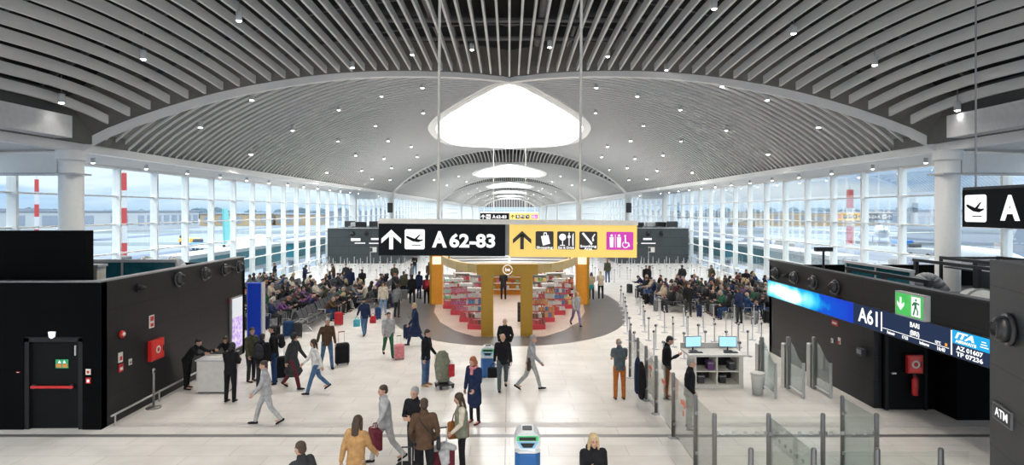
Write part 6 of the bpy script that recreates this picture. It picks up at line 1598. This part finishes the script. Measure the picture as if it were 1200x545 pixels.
# big near walkers at the lower edge
d_ = 12.9; o = person('walker in pale top bending over a dark bag near the floor joint', (452 - CX) / FPX * d_, d_, R(-60), 'walk', 'lightgrey', 'lightgrey', 'short', 'brown', 'short', 'near', 1.0)
handbag('large dark maroon bag carried by the pale walker near the floor joint', at(o, W(0, 'l', 'walk') + Vector((.05, -.02, .1))), R(-60), C['maroon'], .42, .42, .2, .12, 'travel_bag')
d_ = 11.0; person('walker in a tan coat with brown hair near the lower edge', (417 - CX) / FPX * d_, d_, R(160), 'walk2', 'tan', 'beige', 'long', 'brown', 'coat', 'near', .98)
d_ = 9.7; person('brown-haired person in dark jacket cut by the lower edge', (355 - CX) / FPX * d_, d_, R(-120), 'walk', 'charcoal', 'charcoal', 'short', 'brown', 'short', 'near', 1.0)
d_ = 9.55; person('person in grey coat at the lower corner below the emergency door', (88 - CX) / FPX * d_, d_, R(90), 'walk', 'grey', 'charcoal', 'short', 'grey', 'coat', 'near', 1.0) if False else None
# loose luggage near the seats
x, y = FP(338, 395); suitcase('blue suitcase standing before the seat rows near the totem', x, y, R(10), C['darkblue'], 1.05)
x, y = FP(397, 381); suitcase('bright red suitcase at the end of the second seat row', x, y, R(-15), C['red'], .95)
x, y = FP(437, 379); handbag('small bright red bag on the floor by the innermost seats', (x, y, .50), R(10), C['red'], .3, .34, .16, .14)

# ---------------- seated crowd
rnd = random.Random(42)
TOPS = ['black', 'black', 'charcoal', 'navy', 'black', 'brown', 'olive', 'grey', 'darkblue', 'black', 'purple', 'green', 'charcoal', 'cream', 'black', 'black', 'beige', 'charcoal', 'navy', 'maroon', 'black', 'brown']
LEGS = ['black', 'darkblue', 'charcoal', 'navy', 'jeans', 'black', 'charcoal', 'black', 'grey']
HAIRS = [('short', 'black'), ('short', 'brown'), ('long', 'brown'), ('bob', 'black'), ('short', 'grey'), ('beanie', 'charcoal'), ('pony', 'brown'), ('long', 'blond'), ('bun', 'black'), ('fringe', 'grey'), ('hood', 'black'), ('short', 'ginger')]
HW = {'short': 'short', 'long': 'long', 'bob': 'bobbed', 'pony': 'ponytailed', 'bun': 'bunned', 'fringe': 'balding'}
nseat = 0; used = set()
TAKEN = [(o.location.x, o.location.y) for o in bpy.data.objects if o.name.startswith(('person', 'suitcase')) and o.type == 'EMPTY']
for (x, y, rz, side, ri, k) in SEATS:
    dens = .8 if side < 0 else .86
    if any((o_[0] - x) ** 2 + (o_[1] - y) ** 2 < .8 for o_ in TAKEN): continue
    if side < 0 and ri == 3 and y < 29.1: continue      # the empty near bench
    if rnd.random() > dens: continue
    pose = rnd.choice(['sit', 'sit_phone', 'sit_lean', 'sit_back', 'sit_turn']); top = rnd.choice(TOPS); hr, hc = rnd.choice(HAIRS); lg = rnd.choice(LEGS)
    hd = '%s hat' % hc if hr == 'beanie' else ('hood up' if hr == 'hood' else '%s %s hair' % (HW[hr], hc))
    lab = 'seated person, %s top, %s, %s seats, %s row from glazing, %s along' % (top, hd, 'hydrant-side' if side < 0 else 'screen-side', ORD[ri], ORD[k % 100])
    if lab in used: lab = lab.replace('seated person', 'seated figure')
    used.add(lab)
    # the pelvis sits over the seat, the backrest behind it
    off = .02
    person(lab, x - math.sin(rz) * -off * 0, y, rz, pose, top, lg, hr, hc, rnd.choice(['short', 'puffer', 'hooded', 'short']), 'far', rnd.uniform(.93, 1.03)); nseat += 1
# standing people and cases among the seats
extra = [(-16.9, 42.4, 'black'), (-14.3, 41.1, 'navy'), (-11.6, 41.8, 'charcoal'), (-9.5, 38.0, 'black'), (-8.1, 41.5, 'olive'), (-12.6, 42.2, 'brown'), (-10.4, 38.6, 'navy'), (-7.0, 42.0, 'grey'),
         (9.3, 30.6, 'black'), (11.2, 28.7, 'navy'), (12.0, 40.9, 'charcoal'), (9.6, 40.4, 'black'), (14.0, 40.8, 'olive'), (13.9, 28.3, 'black')]
for i, (x, y, cc) in enumerate(extra):
    person('standing person in %s at a row end of the %s-side seats, %s from the totem' % (cc, 'hydrant' if x < 0 else 'screen', ORD[i]), x, y, R(rnd.choice([0, 170, 90, -60, 200])), rnd.choice(['stand2', 'pockets', 'phone']), cc, 'charcoal', 'short', rnd.choice(['black', 'brown']), rnd.choice(['short', 'hooded']), 'far', 1.0)
for i, (x, y) in enumerate(((-9.9, 24.9), (-9.2, 25.6), (-6.55, 33.4), (-6.5, 36.4), (-6.6, 39.0), (-12.2, 26.9), (-11.3, 27.2), (8.1, 32.3), (8.0, 34.6), (8.1, 37.0), (9.9, 30.6), (11.9, 28.6), (12.6, 28.9), (8.0, 39.2))):
    cc = ('black', 'charcoal', 'navy', 'grey')[i % 4]
    suitcase('%s suitcase parked by the %s-side seats, %s from the totem' % (cc, 'hydrant' if x < 0 else 'screen', ORD[i]), x, y, rnd.uniform(0, 3), C[cc], .95, i % 2 == 0)
bpy.data.scenes.remove(WORK)
print('people', sum(o.name.startswith('person') for o in bpy.data.objects), 'products', nprod, 'belt posts', cnt)
